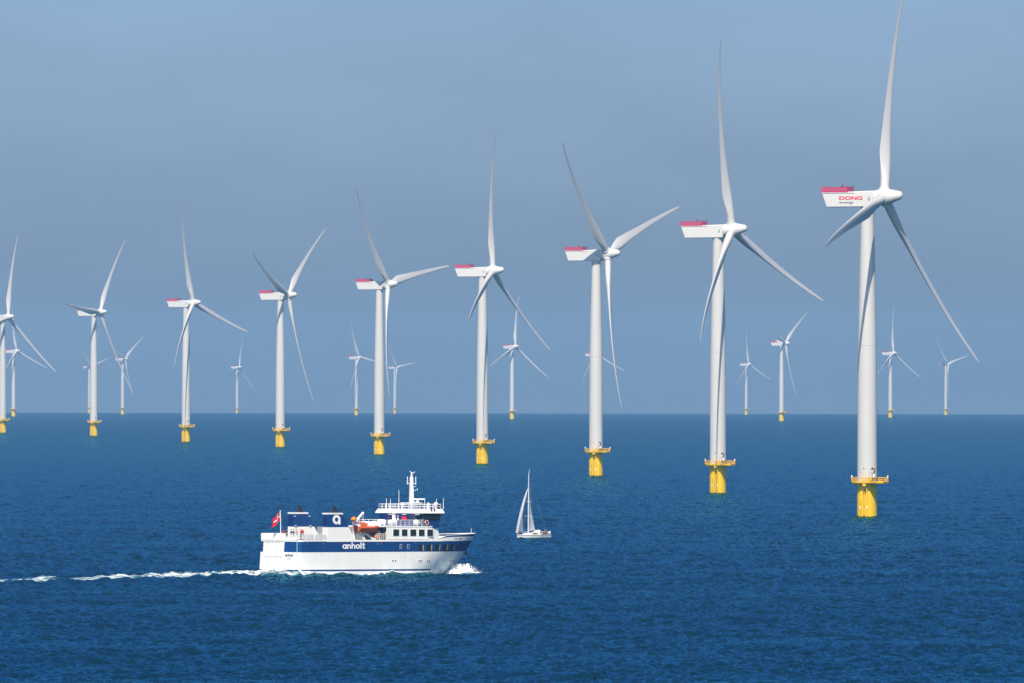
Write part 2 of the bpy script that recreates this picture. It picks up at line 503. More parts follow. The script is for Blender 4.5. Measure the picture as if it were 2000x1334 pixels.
def stroke(b, pts, w, z=0.0, t=0.03, closed=False):
    """A flat band of width w along a polyline in the letter plane (x, y)."""
    n = len(pts); L, R = [], []
    for i, p in enumerate(pts):
        p0 = pts[(i - 1) % n] if (closed or i > 0) else p
        p1 = pts[(i + 1) % n] if (closed or i < n - 1) else p
        d = Vector((p1[0] - p0[0], p1[1] - p0[1])).normalized()
        L.append((p[0] - d.y * w / 2, p[1] + d.x * w / 2)); R.append((p[0] + d.y * w / 2, p[1] - d.x * w / 2))
    vs = [(x, y, z) for x, y in L] + [(x, y, z) for x, y in R] + [(x, y, z + t) for x, y in L] + [(x, y, z + t) for x, y in R]
    fs = []
    for i in range(n if closed else n - 1):
        j = (i + 1) % n
        fs += [(2 * n + i, 3 * n + i, 3 * n + j, 2 * n + j), (i, j, n + j, n + i), (i, 2 * n + i, 2 * n + j, j), (n + i, n + j, 3 * n + j, 3 * n + i)]
    if not closed:
        fs += [(0, n, 3 * n, 2 * n), (n - 1, 3 * n - 1, 4 * n - 1, 2 * n - 1)]
    b.add(vs, fs)

def arc(cx, cy, r, a0, a1, n=20):
    return [(cx + r * math.cos(rad(a0 + (a1 - a0) * i / n)), cy + r * math.sin(rad(a0 + (a1 - a0) * i / n))) for i in range(n + 1)]

def anholt_letters(b, w=0.26):
    """Geometric lower-case letters, x-height 1, drawn from the left; returns the width."""
    r = 0.5 - w / 2; x = 0.0
    def ring(cx): stroke(b, arc(cx, 0.5, r, 0, 354, 30), w, closed=True)
    def stem(cx, h=1.0, y=0.0): stroke(b, [(cx, y), (cx, h)], w, 0.004)
    ring(x + .5); stem(x + 1 - w / 2); x += 1.12                       # a
    def enn(x, h):
        stem(x + w / 2, h)
        q = 0.44 - w / 2
        stroke(b, arc(x + .44, 1 - w / 2 - q, q, 180, 0, 14), w)
        stroke(b, [(x + .88 - w / 2, 0), (x + .88 - w / 2, 1 - w / 2 - q)], w, 0.004)
    enn(x, 1.0); x += 1.0                                              # n
    enn(x, 1.42); x += 0.97                                            # h
    ring(x + .5); x += 1.10                                            # o
    stem(x + w / 2, 1.42); x += w + .16                                # l
    stem(x + .30, 1.34); stroke(b, [(x, 0.90), (x + .66, 0.90)], w * .78, 0.008)
    stroke(b, [(x + .30, w / 2), (x + .64, w / 2)], w * .9, 0.008); x += .66   # t
    return x

# ------------------------------------------------------------------ wind turbines
HUB_Z, OVER, TILT, BLADE_L = 81.6, 4.61, rad(6), 59.25

def blade_mesh(parent):
    rs = [1.35, 2.0, 3.2, 4.4, 5.6, 7.0, 8.4, 9.8, 11.2, 12.6, 14.5, 17, 20, 24, 28, 32, 36, 40, 44, 48, 51, 54, 56, 57.5, 58.5, 59.0, 59.25]
    R_ = [1.35, 4.0, 7.5, 11.2, 13, 20, 30, 40, 50, 55, 57.5, 58.7, 59.25]
    C_ = [2.35, 2.35, 3.3, 4.15, 4.1, 3.35, 2.5, 1.9, 1.3, .95, .70, .45, .12]
    T_ = [1, 1, .66, .42, .38, .27, .22, .19, .17, .16, .16, .16, .18]
    W_ = [17, 17, 17, 16, 15, 11, 7.5, 5.5, 4, 3.3, 3, 3, 3]
    A_ = [.5, .5, .40, .34, .33, .30, .30, .32, .36, .42, .52, .62, .7]
    N = 28
    rings = []
    for r in rs:
        c, t, tw, ax = (interp(r, R_, q) for q in (C_, T_, W_, A_))
        tw = rad(tw)
        mix = min(1, max(0, (r - 3.4) / 6.5)); mix = mix * mix * (3 - 2 * mix)
        ring = []
        for k in range(N):
            an = 2 * math.pi * k / N
            xc = 0.5 * (1 + math.cos(an))                  # 1 at trailing edge, 0 at leading edge
            yt = 5 * t * (.2969 * math.sqrt(xc) - .126 * xc - .3516 * xc ** 2 + .2843 * xc ** 3 - .1030 * xc ** 4)
            foil = math.copysign(yt, math.sin(an)) if 0 < k < N and k != N // 2 else 0.0
            foil += 0.03 * (1 - (2 * xc - 1) ** 2)
            circ = 0.5 * t * math.sin(an)
            q = (ax - xc) * c                              # towards the leading edge
            p = (mix * foil + (1 - mix) * circ) * c
            le = Vector((math.sin(tw), math.cos(tw), 0)); th = Vector((-math.cos(tw), math.sin(tw), 0))
            s = max(0, r / BLADE_L)
            axial = r * math.tan(rad(2)) + 3.6 * s ** 3
            ring.append(q * le + p * th + Vector((axial, 0, r)))
        rings.append(ring)
    b = MB(); b.loft(rings)
    return b.build("blade", M_BLADE, parent, smooth=50)

def hub_mesh(parent):
    b = MB()
    prof = [(-2.35, 1.2), (-2.3, 1.95), (-1.9, 2.05), (-.6, 2.08), (.8, 2.02), (1.8, 1.82), (2.8, 1.52), (3.6, 1.28), (4.2, 1.1), (4.6, .92), (4.85, .68), (5.0, .38), (5.04, .05)]
    n = 36
    b.loft([[(x, r * math.cos(2 * math.pi * k / n), r * math.sin(2 * math.pi * k / n)) for k in range(n)] for x, r in prof])
    for th in (0, 120, 240):
        R3 = Matrix.Rotation(rad(-th), 3, 'X')
        for z0, z1, r0, r1 in ((1.0, 2.2, 1.62, 1.40), (2.2, 2.32, 1.46, 1.46)):
            rg = [[R3 @ Vector((r * math.cos(2 * math.pi * k / 28), r * math.sin(2 * math.pi * k / 28), z)) for k in range(28)] for z, r in ((z0, r0), (z1, r1))]
            b.loft(rg)
    return b.build("hub", M_NAC, parent, smooth=40)

def nacelle_mesh(parent):
    """Frame: x towards the nose, origin on the tower axis at hub height."""
    b = MB()
    x0, x1 = -11.6, 2.35
    hw = 1.95
    def ring(x, zb, zt, w, sh=0.25):
        return [(x, -w, zb + .12), (x, -w + .12, zb), (x, w - .12, zb), (x, w, zb + .12),
                (x, w, zt - sh), (x, w - sh, zt), (x, -w + sh, zt), (x, -w, zt - sh)]
    rings = [[(p[0] + (0 if p[2] > -1 else 1.2), p[1], p[2]) for p in ring(x0, -2.55, 1.05, hw)],
             ring(-6, -2.52, 1.3, hw + .02), ring(-1, -2.5, 1.5, hw + .02), ring(x1 - .2, -2.48, 1.62, hw), ring(x1, -2.2, 1.45, hw - .3)]
    b.loft(rings)
    b.bb(x0 - .18, -2.9, -hw - .16, hw + .16, 1.06, 1.2)          # deck edge of the hoist platform
    b.tube([(0, 0, -3.1), (0, 0, -2.4)], 1.72, 32)                  # yaw collar
    o = b.build("nacelle", [M_NAC], parent, smooth=30)
    r = MB()
    y0, y1, xa, xb = -hw - .1, hw + .1, x0 - .12, -4.75
    zt, zb = 2.55, 1.22
    for (p, q, n) in (((xa, y0), (xb, y0), 9), ((xa, y1), (xb, y1), 9), ((xa, y0), (xa, y1), 5), ((xb, y0), (xb, y1), 5)):
        p, q = Vector((*p, 0)), Vector((*q, 0))
        d = (q - p).normalized(); nrm = Vector((-d.y, d.x, 0))
        L = (q - p).length
        Mz = Matrix.Rotation(math.atan2(d.y, d.x), 3, 'Z')
        r.box((p + q) / 2 + Vector((0, 0, zb + .1)), (L, .07, .30), 0, Mz)
        r.box((p + q) / 2 + Vector((0, 0, zt - .05)), (L, .09, .14), 0, Mz)
        for i in range(n + 1):
            c = p.lerp(q, i / n)
            r.box(c + Vector((0, 0, (zt + zb) / 2)), (.22, .085, zt - zb), 0, Mz)
            if i < n:
                c2 = p.lerp(q, (i + .5) / n)
                r.box(c2 + Vector((0, 0, (zt + zb) / 2)), (L / n - .1, .03, zt - zb - .2), 1, Mz)
    rl = r.build("helihoist_railing", [M_RED, M_REDP], o, smooth=0)
    s = MB()
    s.bar((-5.3, -1.2, 1.3), (-5.3, -1.2, 3.3), .09); s.ball((-5.3, -1.2, 3.42), .16, 1)
    s.build("warning_light", [M_RED, mat("warning_lamp_red", (.8, .08, .08), .3)], o)
    s = MB()
    s.bar((-6.3, -1.5, 1.3), (-6.3, -1.5, 3.1), .08); s.bar((-4.3, 1.2, 1.3), (-4.3, 1.2, 3.2), .08)
    s.bar((-6.6, -1.5, 2.75), (-4.3, -1.5, 2.75), .07); s.bar((-4.3, -1.6, 2.75), (-4.3, 1.2, 2.75), .07); s.box((-6.4, -1.5, 2.55), (.35, .3, .5))
    s.ball((-6.3, -1.5, 3.15), .13)
    s.build("wind_sensor", M_DARK, o)
    s = MB(); s.box((1.15, -hw - .03, -.45), (.55, .05, .9))
    s.build("vent", M_GREY, o, smooth=0)
    return o

def foundation_mesh(parent):
    b = MB(); n = 48
    def cyl(z0, z1, r, mi, k=n):
        b.loft([[(r * math.cos(2 * math.pi * i / k), r * math.sin(2 * math.pi * i / k), z) for i in range(k)] for z in (z0, z1)], mi)
    cyl(-6, 8.75, 2.55, 0)
    o = b.build("foundation", [M_YEL], parent)
    # ladder with two boat-landing fenders on the camera side
    l = MB()
    for x in (-1.15, -.62): l.bar((x, -2.95, .2), (x, -2.95, 7.4), .10)
    z = .5
    while z < 7.3: l.bar((-1.15, -2.95, z), (-.62, -2.95, z), .06); z += .34
    for zz in (1.5, 4.2, 6.8):
        for x in (-1.15, -.62): l.bar((x, -2.95, zz), (x, -2.35, zz), .08)
    l.build("ladder", M_YEL2, o)
    for x, zt in ((-1.85, 4.9), (-.15, 7.3)):
        f = MB(); f.tube([(x, -2.95, -1.5), (x, -2.95, zt), (x, -2.3, zt + .4)], .15, 10)
        f.box((x, -2.6, 1.2), (.16, .6, .3)); f.box((x, -2.6, zt - .6), (.16, .6, .3))
        f.box((x - .0, -3.02, 2.5), (.24, .24, .7), 1)
        f.build("boat_fender", [M_YEL, M_CLEAN], o)
    g = MB()
    pr = random.Random(3)
    rr, nn = 2.56, 72
    ring = []
    for k in range(nn + 1):
        an = rad(-172 + 164 * k / nn)
        top = .10 + (.75 if k < 10 else .28) * pr.random() ** 2.2 + (.35 if 26 < k < 31 else 0) * pr.random()
        ring.append(((rr * math.cos(an), rr * math.sin(an), -.8), (rr * math.cos(an), rr * math.sin(an), top)))
    g.add([p for q in ring for p in q], [(2 * k, 2 * k + 2, 2 * k + 3, 2 * k + 1) for k in range(nn)])
    g.build("marine_growth", M_GROW, o, smooth=0)
    return o

PLAT = [(-4.0, 0.2), (-3.75, -2.0), (-2.7, -3.5), (-1.2, -4.2), (.4, -4.5), (1.2, -5.7), (2.2, -6.9), (3.9, -6.9), (5.25, -4.6), (5.25, -.8), (4.3, 2.2), (2.2, 4.0), (-1.0, 4.2), (-3.2, 2.6)]
def platform_mesh(parent):
    b = MB(); b.prism(PLAT, 8.7, 8.98)
    for k in range(8):
        t = rad(k * 45 + 10); b.box((3.0 * math.cos(t), 3.0 * math.sin(t), 8.55), (1.8, .18, .3), 0, Matrix.Rotation(t, 3, 'Z'))
    b.box((2.2, -3.6, 8.52), (.5, 2.6, .34)); b.box((4.2, -3, 8.52), (.5, 2.4, .34))
    o = b.build("platform", M_YEL, parent, smooth=0)
    r = MB()
    loop = [(x, y, 8.98) for x, y in PLAT] + [(PLAT[0][0], PLAT[0][1], 8.98)]
    r.rail(loop, 1.1, .12, .62, 2)
    for p, q in zip(loop[:-1], loop[1:]):
        r.bar(Vector(p) + Vector((0, 0, .08)), Vector(q) + Vector((0, 0, .08)), .2, 0, 4)
    r.build("railing", M_YEL2, o)
    g = MB()
    for x in (-1.25, -.5): g.bar((x, -4.1, 8.4), (x, -4.1, 11.2), .12)
    for z in np.arange(8.6, 11.2, .4): g.bar((-1.25, -4.1, z), (-.5, -4.1, z), .07)
    g.box((-.87, -4.1, 8.2), (.8, .5, .5))
    g.build("access_gate", M_YEL2, o)
    c = MB(); c.box((.35, -3.9, 9.5), (.85, .6, 1.0)); c.build("cabinet", M_YEL, o, smooth=0)
    d = MB()                                                        # davit crane with dark winch and jib
    d.tube([(1.6, -3.3, 8.98), (1.6, -3.3, 11.0)], .28, 10, 0)
    d.box((1.7, -3.4, 9.75), (1.3, .9, .9), 1)
    d.tube([(1.6, -3.3, 10.6), (1.75, -3.6, 12.4), (1.25, -3.7, 12.55)], [.16, .12, .1], 8, 1)
    d.ball((1.2, -3.7, 12.35), .28, 1)
    d.bar((1.6, -3.3, 10.9), (2.4, -3.5, 12.5), .07, 1); d.bar((2.4, -3.5, 12.5), (3.1, -3.3, 9.6), .04, 1)
    d.build("davit_crane", [M_CLEAN, M_DARK], o)
    for x, y in ((-3.9, -.4), (5.15, -3.6)):
        s = MB(); s.tube([(x, y, 9.9), (x, y, 10.45)], .16, 10); s.ball((x, y, 10.5), .17)
        s.build("marker_lantern", M_CLEAN, o)
    return o

def tower_mesh(parent):
    b = MB(); n = 56
    prof = [(8.98, 2.5), (20, 2.5), (32, 2.47), (38, 2.44), (44, 2.395), (50, 2.29), (56, 2.16), (61, 2.05), (66, 1.93), (72, 1.80), (79.0, 1.64)]
    b.loft([[(r * math.cos(2 * math.pi * k / n), r * math.sin(2 * math.pi * k / n), z) for k in range(n)] for z, r in prof])
    o = b.build("tower", M_TURB, parent, smooth=60)
    j = MB()
    for z, r in ((43.7, 2.40),):
        j.loft([[((r + .012) * math.cos(2 * math.pi * k / n), (r + .012) * math.sin(2 * math.pi * k / n), zz) for k in range(n)] for zz in (z, z + .14)])
    j.build("section_joint", M_JOINT, o)
    d = MB()
    for k in range(8):                                              # oval service door wrapped on the shell
        pass
    an = rad(-70)
    Md = Matrix.Rotation(an, 3, 'Z')
    d.box(Vector((2.5 * math.cos(an), 2.5 * math.sin(an), 10.35)), (.10, .95, 2.1), 0, Md)
    d.box(Vector((2.56 * math.cos(an), 2.56 * math.sin(an), 10.35)), (.06, .75, 1.8), 1, Md)
    d.build("door", [M_GREY, M_TURB], o, smooth=0)
    s = MB()
    an = rad(-112); s.box(Vector((2.52 * math.cos(an), 2.52 * math.sin(an), 12.4)), (.1, .35, .16), 0, Matrix.Rotation(an, 3, 'Z'))
    s.build("vent", M_DARK, o, smooth=0)
    return o

def turbine_matrices(beta, theta):
    nac = Matrix.Translation((0, 0, HUB_Z)) @ Matrix.Rotation(-rad(beta), 4, 'Z')
    rot = nac @ Matrix.Translation((OVER, 0, 0)) @ Matrix.Rotation(-TILT, 4, 'Y')
    return nac, [rot @ Matrix.Rotation(-rad(theta + 120 * k), 4, 'X') for k in range(3)]

TURB = [  # east, north, yaw, rotor angle, label
 (90.6, 2965.4, 23.56, 16.38, "nearest and tallest wind turbine, the only one with lettering on its nacelle"),
 (63.8, 3599.6, 24.11, 112.19, "second-nearest white wind turbine, next to the lettered one, one blade straight up"),
 (30.9, 4273.6, 24.68, 72.60, "white wind turbine right of the sailboat with a blade shadow across its nacelle"),
 (-12.5, 4909.3, 19.58, 5.63, "white wind turbine between ferry bow and sailboat, one blade up, two down"),
 (-63.6, 5574.4, 25.15, 81.23, "white wind turbine just left of the ferry's mast, one blade hanging straight down"),
 (-124.5, 6249.4, 22.77, 52.07, "white wind turbine behind the ferry's aft funnels, two blades raised in a V"),
 (-191.3, 6824.1, 25.64, 107.20, "white front row wind turbine left of the ferry's flag, one blade straight up"),
 (-275.9, 7672.3, 26.90, 35.25, "white wind turbine near left edge, one blade lying level across its nacelle"),
 (-358.6, 8188.5, 34.20, 11.99, "white wind turbine cut off by the left picture edge, front row"),
 (-622.9, 14532.1, 33.80, 111.88, "distant hazy turbine just right of the tower at the left picture edge"),
 (-750.7, 20650.1, 28.94, 74.26, "faint turbine on the horizon half hidden behind the second tower from the left"),
 (-573.7, 17132.6, 30.37, 55.64, "distant hazy turbine right of the second tower from the left, two blades raised"),
 (-486.7, 20587.7, 26.93, 16.87, "faint lone turbine on the horizon between third and fourth front towers from left"),
 (-220.4, 16466.5, 32.99, 98.68, "distant hazy turbine just left of the tower beside the ferry's mast"),
 (-207.3, 20572.5, 27.96, 82.73, "faint turbine on the horizon just right of the tower beside the ferry's mast"),
 (0.1, 13086.3, 40.02, 6.97, "distant hazy turbine above the sailboat, one blade up and two spread wide below"),
 (106.9, 15315.1, 34.71, 111.70, "distant turbine almost hidden behind the tower right of the sailboat"),
 (380.9, 18905.0, 33.67, 115.12, "faint turbine on the horizon just right of the second-nearest tower, one blade up"),
 (283.3, 12221.1, 27.47, 56.07, "distant turbine between the two nearest towers with a white box on its nacelle"),
 (479.2, 14725.1, 34.23, 2.03, "distant hazy turbine just right of the lettered turbine's tower"),
 (696.8, 18676.7, 32.70, 76.90, "faint turbine on the horizon near the right picture edge, one blade hanging down"),
]

def kids(o):
    return [c for c in sc.collection.objects if c.parent == o]

def build_turbines():
    root = empty("wind_turbine", (0, 0, 0))
    foundation_mesh(root); plat = platform_mesh(root); tower_mesh(root)
    nac = nacelle_mesh(root); hub = hub_mesh(root)
    blades = [blade_mesh(root)]
    for k in (1, 2):
        c = blades[0].copy(); sc.collection.objects.link(c); blades.append(c)
    proto = {o: kids(o) for o in kids(root)}
    FAR_SKIP = ("marine_growth", "vent", "wind_sensor", "warning_light", "marker_lantern", "door", "boat_fender", "ladder", "cabinet", "access_gate")
    for i, (X, Y, beta, theta, label) in enumerate(TURB):
        if i == 0:
            r, new = root, {o: o for o in proto}
        else:
            r = root.copy(); sc.collection.objects.link(r)
            new = {}
            for o, ch in proto.items():
                c = o.copy(); sc.collection.objects.link(c); c.parent = r; new[o] = c
                for d in ch:
                    if i >= 9 and d.name.split('.')[0] in FAR_SKIP: continue
                    e2 = d.copy(); sc.collection.objects.link(e2); e2.parent = c
        r.location = (X, Y, -(X * X + Y * Y) / (2 * EARTH))
        tag(r, label, "wind turbine", "front row of wind turbines" if i < 9 else "distant wind turbines")
        mn, mb = turbine_matrices(beta, theta)
        new[nac].matrix_basis = mn
        new[hub].matrix_basis = mb[0]
        for k in range(3): new[blades[k]].matrix_basis = mb[k]
        if i == 0:
            ML = Matrix.Translation((-6.95, -1.975, -.70)) @ Matrix.Rotation(rad(90), 4, 'X')
            font_mesh("DONG", .92, 6.35, M_LRED, "lettering", nac, ML, .02, .035)
            ML = Matrix.Translation((-6.95, -1.975, -1.62)) @ Matrix.Rotation(rad(90), 4, 'X')
            font_mesh("energy", .62, 3.95, M_LBLUE, "lettering", nac, ML, .02, .02)
        if i == 18:
            b = MB(); b.bb(-6.0, -.4, -1.7, 1.7, 1.5, 3.1); b.box((-2.2, -1.72, 2.4), (.7, .06, .8), 1)
            b.build("cooler_box", [M_NAC, M_DARK], new[nac], smooth=0)
build_turbines()

# ------------------------------------------------------------------ ferry
HB = 5.56                                                           # half beam
ferry = empty("ferry", FERRY, (0, 0.0043, ALPHA))
tag(ferry, "white passenger ferry with broad blue band, two blue funnels and anholt lettering on its side", "ferry")
KU, KV, KZ = 34.8, 30.2, 46.1
def SU(x, v=HB): return (x - 281 - KV * v) / KU                     # lengthwise position of a feature at offset v to starboard
def SZ(y, u, v=HB): return (980 - .32 * u - .6 * (HB - v) - y) / KZ  # its height above the water

ZS = [-2.0, -.9, -.2, .5, 1, 2.5, 4, 5.8, 7.4]
US = [35.5, 37.4, 38.6, 39.7, 40.5, 41.9, 43.1, 44.4, 45.6]
def stem_u(z): return interp(z, ZS, US)
def half(u, z):
    u0 = interp(z, [0, 5.5], [23.5, 30.0]); us = stem_u(z)
    w = min(1, max(0, z / 6))
    b = HB
    if u > u0:
        t = min(1, (u - u0) / (us - u0))
        b = HB * ((1 - t ** (1.75 + .5 * w)) ** (1.0 - .28 * w))
    if u < .7:
        q = 1 - max(0, u) / .7
        b -= .4 * (1 - math.sqrt(max(0, 1 - q * q)))
    if z < .3: b *= 1 - .05 * (.3 - z) ** 2
    return b
def hull_x(u, z): return u - .42 * (1 - z / 6.3) * max(0, 1 - u / 3)
def P(u, v, z): return (u, -v, z)

def build_hull():
    zl = [-2.0, -1.2, -.5, .08, .45, .80, 1.12, 1.7, 2.4, 3.2, 3.7, 4.18, 4.6, 5.1, 5.6, 6.06, 6.32]
    ts = [0, .03, .09, .18, .35, .7, 2, 5, 10, 15, 20, 22, 24, 26, 28, 29, 30, 31, 31.4, 32, 33, 34, 35, 36, 37, 38, 39, 40, 41, 42, 43, 44]
    def uu(i, z):                                                    # stations squeezed to end on the stem
        u = ts[i]
        if u <= 24: return u
        t = (u - 24) / 20; t = 1 - (1 - t) ** 1.35
        return 24 + t * (stem_u(z) - 24)
    b = MB(); n = len(ts)
    for sgn in (1, -1):
        vs = [(hull_x(uu(i, z), z), -sgn * half(uu(i, z), z), z) for z in zl for i in range(n)]
        for k in range(len(zl) - 1):
            zm = (zl[k] + zl[k + 1]) / 2
            for i in range(n - 1):
                mi = 0
                if zm < .08: mi = 2
                elif .80 < zm < 1.12 and uu(i, zm) < 31.0: mi = 1
                elif 4.18 < zm < 6.06: mi = 1
                b.add([vs[k * n + i], vs[k * n + i + 1], vs[(k + 1) * n + i + 1], vs[(k + 1) * n + i]], [(0, 1, 2, 3)], mi)
    for k in range(len(zl) - 1):                                     # transom
        z0, z1 = zl[k], zl[k + 1]; zm = (z0 + z1) / 2
        mi = 2 if zm < .08 else 1 if (.80 < zm < 1.12 or 4.18 < zm < 6.06) else 0
        b.add([(hull_x(0, z0), -half(0, z0), z0), (hull_x(0, z0), half(0, z0), z0), (hull_x(0, z1), half(0, z1), z1), (hull_x(0, z1), -half(0, z1), z1)], [(0, 1, 2, 3)], mi)
    zt = 6.32
    for i in range(n - 1):
        u0, u1 = uu(i, zt), uu(i + 1, zt)
        b.add([(hull_x(u0, zt), -half(u0, zt), zt), (hull_x(u1, zt), -half(u1, zt), zt), (hull_x(u1, zt), half(u1, zt), zt), (hull_x(u0, zt), half(u0, zt), zt)], [(0, 1, 2, 3)], 3)
    me_ob = b.build("hull", [M_WHITE, M_BLUE, M_ANTI, M_DECK], ferry, smooth=0)
    bm = bmesh.new(); bm.from_mesh(me_ob.data)
    bmesh.ops.remove_doubles(bm, verts=bm.verts, dist=.002)
    bmesh.ops.recalc_face_normals(bm, faces=bm.faces)
    for f in bm.faces: f.smooth = True
    for ed in bm.edges:
        ed.smooth = not (len(ed.link_faces) == 2 and ed.calc_face_angle(0) > rad(40))
    bm.to_mesh(me_ob.data); bm.free()
    return me_ob
hull = build_hull()

def hull_u(x, z):
    """Lengthwise position on the starboard shell whose measured offset is x."""
    lo, hi = 0.0, 44.0
    for _ in range(40):
        m = (lo + hi) / 2
        if 281 + KU * m + KV * half(m, z) < x: lo = m
        else: hi = m
    return lo
def patch(b, u0, u1, z0, z1, off, mi=0, nu=4):
    vs = []
    for z in (z0, z1):
        for i in range(nu + 1):
            u = u0 + (u1 - u0) * i / nu
            s = (half(u + .05, z) - half(u - .05, z)) / .1
            n = Vector((-s, 1)).normalized()
            vs.append((u + n.x * off, -(half(u, z) + n.y * off), z))
    b.add(vs, [(i, i + 1, nu + 2 + i, nu + 1 + i) for i in range(nu)], mi)

def hull_fittings():
    for x0, x1 in ((1405, 1447), (1470, 1515), (1538, 1582), (1605, 1643), (1665, 1700)):
        u0, u1 = hull_u(x0, 4.9), hull_u(x1, 4.9)
        b = MB(); patch(b, u0 - .06, u1 + .06, 4.30, 5.50, .02, 0); patch(b, u0, u1, 4.36, 5.44, .035, 1)
        patch(b, u1 - .30, u1 - .04, 4.38, 5.42, .045, 2, 2)
        b.build("window", [M_NAVY, M_GLASS, M_BLIND], hull, smooth=0)
    for x0, x1 in ((1254, 1266), (1314, 1326)):
        u0, u1 = hull_u(x0, 4.9), hull_u(x1, 4.9)
        b = MB(); patch(b, u0 - .08, u1 + .08, 4.72, 5.52, .02, 0, 1); patch(b, u0, u1, 4.78, 5.46, .035, 1, 1)
        b.build("window", [M_SHADEW, M_GLASS], hull, smooth=0)
    for x in (1195, 1215, 1408, 1425, 1475, 1490, 1543, 1557, 1605, 1618, 1662, 1675):
        u = hull_u(x, 2.6)
        s = (half(u + .05, 2.6) - half(u - .05, 2.6)) / .1
        n = Vector((-s, -1, 0)).normalized(); c = Vector((u, -half(u, 2.6), 2.62))
        b = MB(); b.tube([c - n * .1, c + n * .035], .21, 14, 0); b.tube([c + n * .02, c + n * .045], .15, 14, 1)
        b.build("porthole", [M_CLEAN, M_DARK], hull)
    b = MB(); patch(b, 6.0, 33.0, 6.02, 6.36, .07, 0, 30); patch(b, .8, 6.0, 6.10, 6.36, .07, 0, 4)
    b.build("rubbing_strake", M_CLEAN, hull, smooth=0)
    b = MB()
    for x, z0, z1, w in ((525, 5.2, 5.85, .3), (992, 5.0, 5.95, .34), (975, 5.9, 6.2, .5), (1112, 5.5, 6.05, .26), (1126, 5.65, 5.8, .5), (1196, 5.65, 5.75, .12), (1222, 5.65, 5.75, .12), (1298, 3.1, 3.35, .06), (1340, 2.8, 3.1, .05)):
        u = hull_u(x, z0); patch(b, u - w / 2, u + w / 2, z0, z1, .06, 0, 1)
    b.build("scupper", M_NAVY, hull, smooth=0)
    b = MB()
    rr = random.Random(8)
    for k in range(34):
        u = rr.uniform(1.5, 36); z = rr.choice([4.1, .8, .8, 6.0, 2.4]); h = rr.uniform(.15, .7)
        patch(b, u, u + .03 + .03 * rr.random(), z - h, z, .012, 0, 1)
    b.build("rust_streak", mat("pale_rust_streak", (.58, .46, .36), .8), hull, smooth=0)
    # name on the side
    b = MB(); w = anholt_letters(b)
    s = .80
    M = Matrix.Translation((SU(787), -HB - .02, SZ(757, 9.5))) @ Matrix.Rotation(rad(90), 4, 'X') @ Matrix.Diagonal((5.22 / w, s, 1, 1))
    b.build("lettering", M_CLEAN, hull, smooth=0, M=M)
    # name and home port on the stern, starboard quarter
    tr = Matrix(((0, 0, -1, 0), (-1, 0, 0, 0), (0, 1, 0, 0), (0, 0, 0, 1)))   # letter plane onto the transom
    b = MB(); w = anholt_letters(b, .2)
    b.build("lettering", M_LBLUE, hull, smooth=0, M=Matrix.Translation((-.25, -1.65, SZ(820, 0, 2))) @ tr @ Matrix.Diagonal((2.35 / w, .38, 1, 1)))
    font_mesh("ANHOLT", .24, 1.25, M_GREY, "lettering", hull, Matrix.Translation((-.28, -2.2, SZ(842, 0, 2))) @ tr, .01)
    b = MB()
    v = (428 - 281) / KV
    b.tube([(-.18, -v, 3.4), (-.12, -v, 6.5), (.05, -v, 6.6)], .07, 8)
    b.build("vent_pipe", M_TEAL, hull)
    # stern door, ribbed, with a curved hood above
    v0, v1 = (156 - 281) / KV, (316 - 281) / KV
    b = MB()
    def xt(z): return hull_x(0, z)
    def slab(va, vb, z0, z1, t, mi=0):
        b.add([(xt(z0) - d, -v, z0) if k == 0 else (xt(z1) - d, -v, z1) for d in (0, t) for v in (va, vb) for k in (0, 1)],
              [(0, 1, 3, 2), (4, 6, 7, 5), (0, 4, 5, 1), (2, 3, 7, 6), (0, 2, 6, 4), (1, 5, 7, 3)], mi)
    slab(v0, v1, .95, 6.12, .10)
    for i in range(9):
        vv = v0 + .25 + (v1 - v0 - .5) * i / 8
        slab(vv - .05, vv + .05, 3.62, 5.9, .19); slab(vv - .05, vv + .05, 1.15, 3.45, .19)
    slab(v0, v1, 3.48, 3.62, .24); slab(v0 - .1, v0 + .16, .6, 6.0, .22); slab(v1 - .16, v1 + .1, .6, 6.0, .22)
    for i in range(8):
        vv = v0 + .5 + (v1 - v0 - 1) * i / 7
        slab(vv - .13, vv + .13, 3.25, 3.45, .22, 1); slab(vv - .13, vv + .13, 5.92, 6.08, .30, 1)
    b.build("stern_door", [M_CLEAN, M_SHADEW], hull, smooth=0)
    b = MB(); N = 8
    for i in range(N):
        va, vb = v0 - .1 + (v1 - v0 + .2) * i / N, v0 - .1 + (v1 - v0 + .2) * (i + 1) / N
        rg = []
        for v in (va + .05, vb - .05):
            rg.append([(-.25 + .9 * (1 - math.cos(rad(t))), -v, 6.15 + .85 * math.sin(rad(t))) for t in range(0, 91, 15)] + [(1.2, -v, 6.4)])
        b.loft(rg)
    b.build("door_hood", M_SHADEW, hull, smooth=40)
    b = MB()
    for v in (v0 - .15, (v0 + v1) / 2, v1 + .1):
        b.box((-.55, -v, .55), (.5, .18, .7))
    b.box((-.5, -(v0 + v1) / 2, .2), (.6, v1 - v0, .16))
    b.build("ramp_hinge", M_SHADEW, hull, smooth=0)
    b = MB(); b.box((-.55, -(-HB + .3), .75), (.5, .6, .35)); b.box((-.35, -(v1 + .8), .78), (.35, 1.0, .25))
    b.build("fender_block", M_DARK, hull, smooth=0)
    # bulwark round the bow
    b = MB(); us = [32.4, 33, 34, 35, 36, 37, 38, 39, 40, 41, 42, 42.8, 43.5, 44.1, 44.6, 44.9]
    zt = lambda u: interp(u, [32.4, 34.5, 45], [6.5, 7.12, 7.38])
    def bp(u, z, s): 
        uu = min(u, stem_u(z) - .02) if u < 44.8 else stem_u(z)
        return (uu, -s * max(0, half(uu, z)), z)
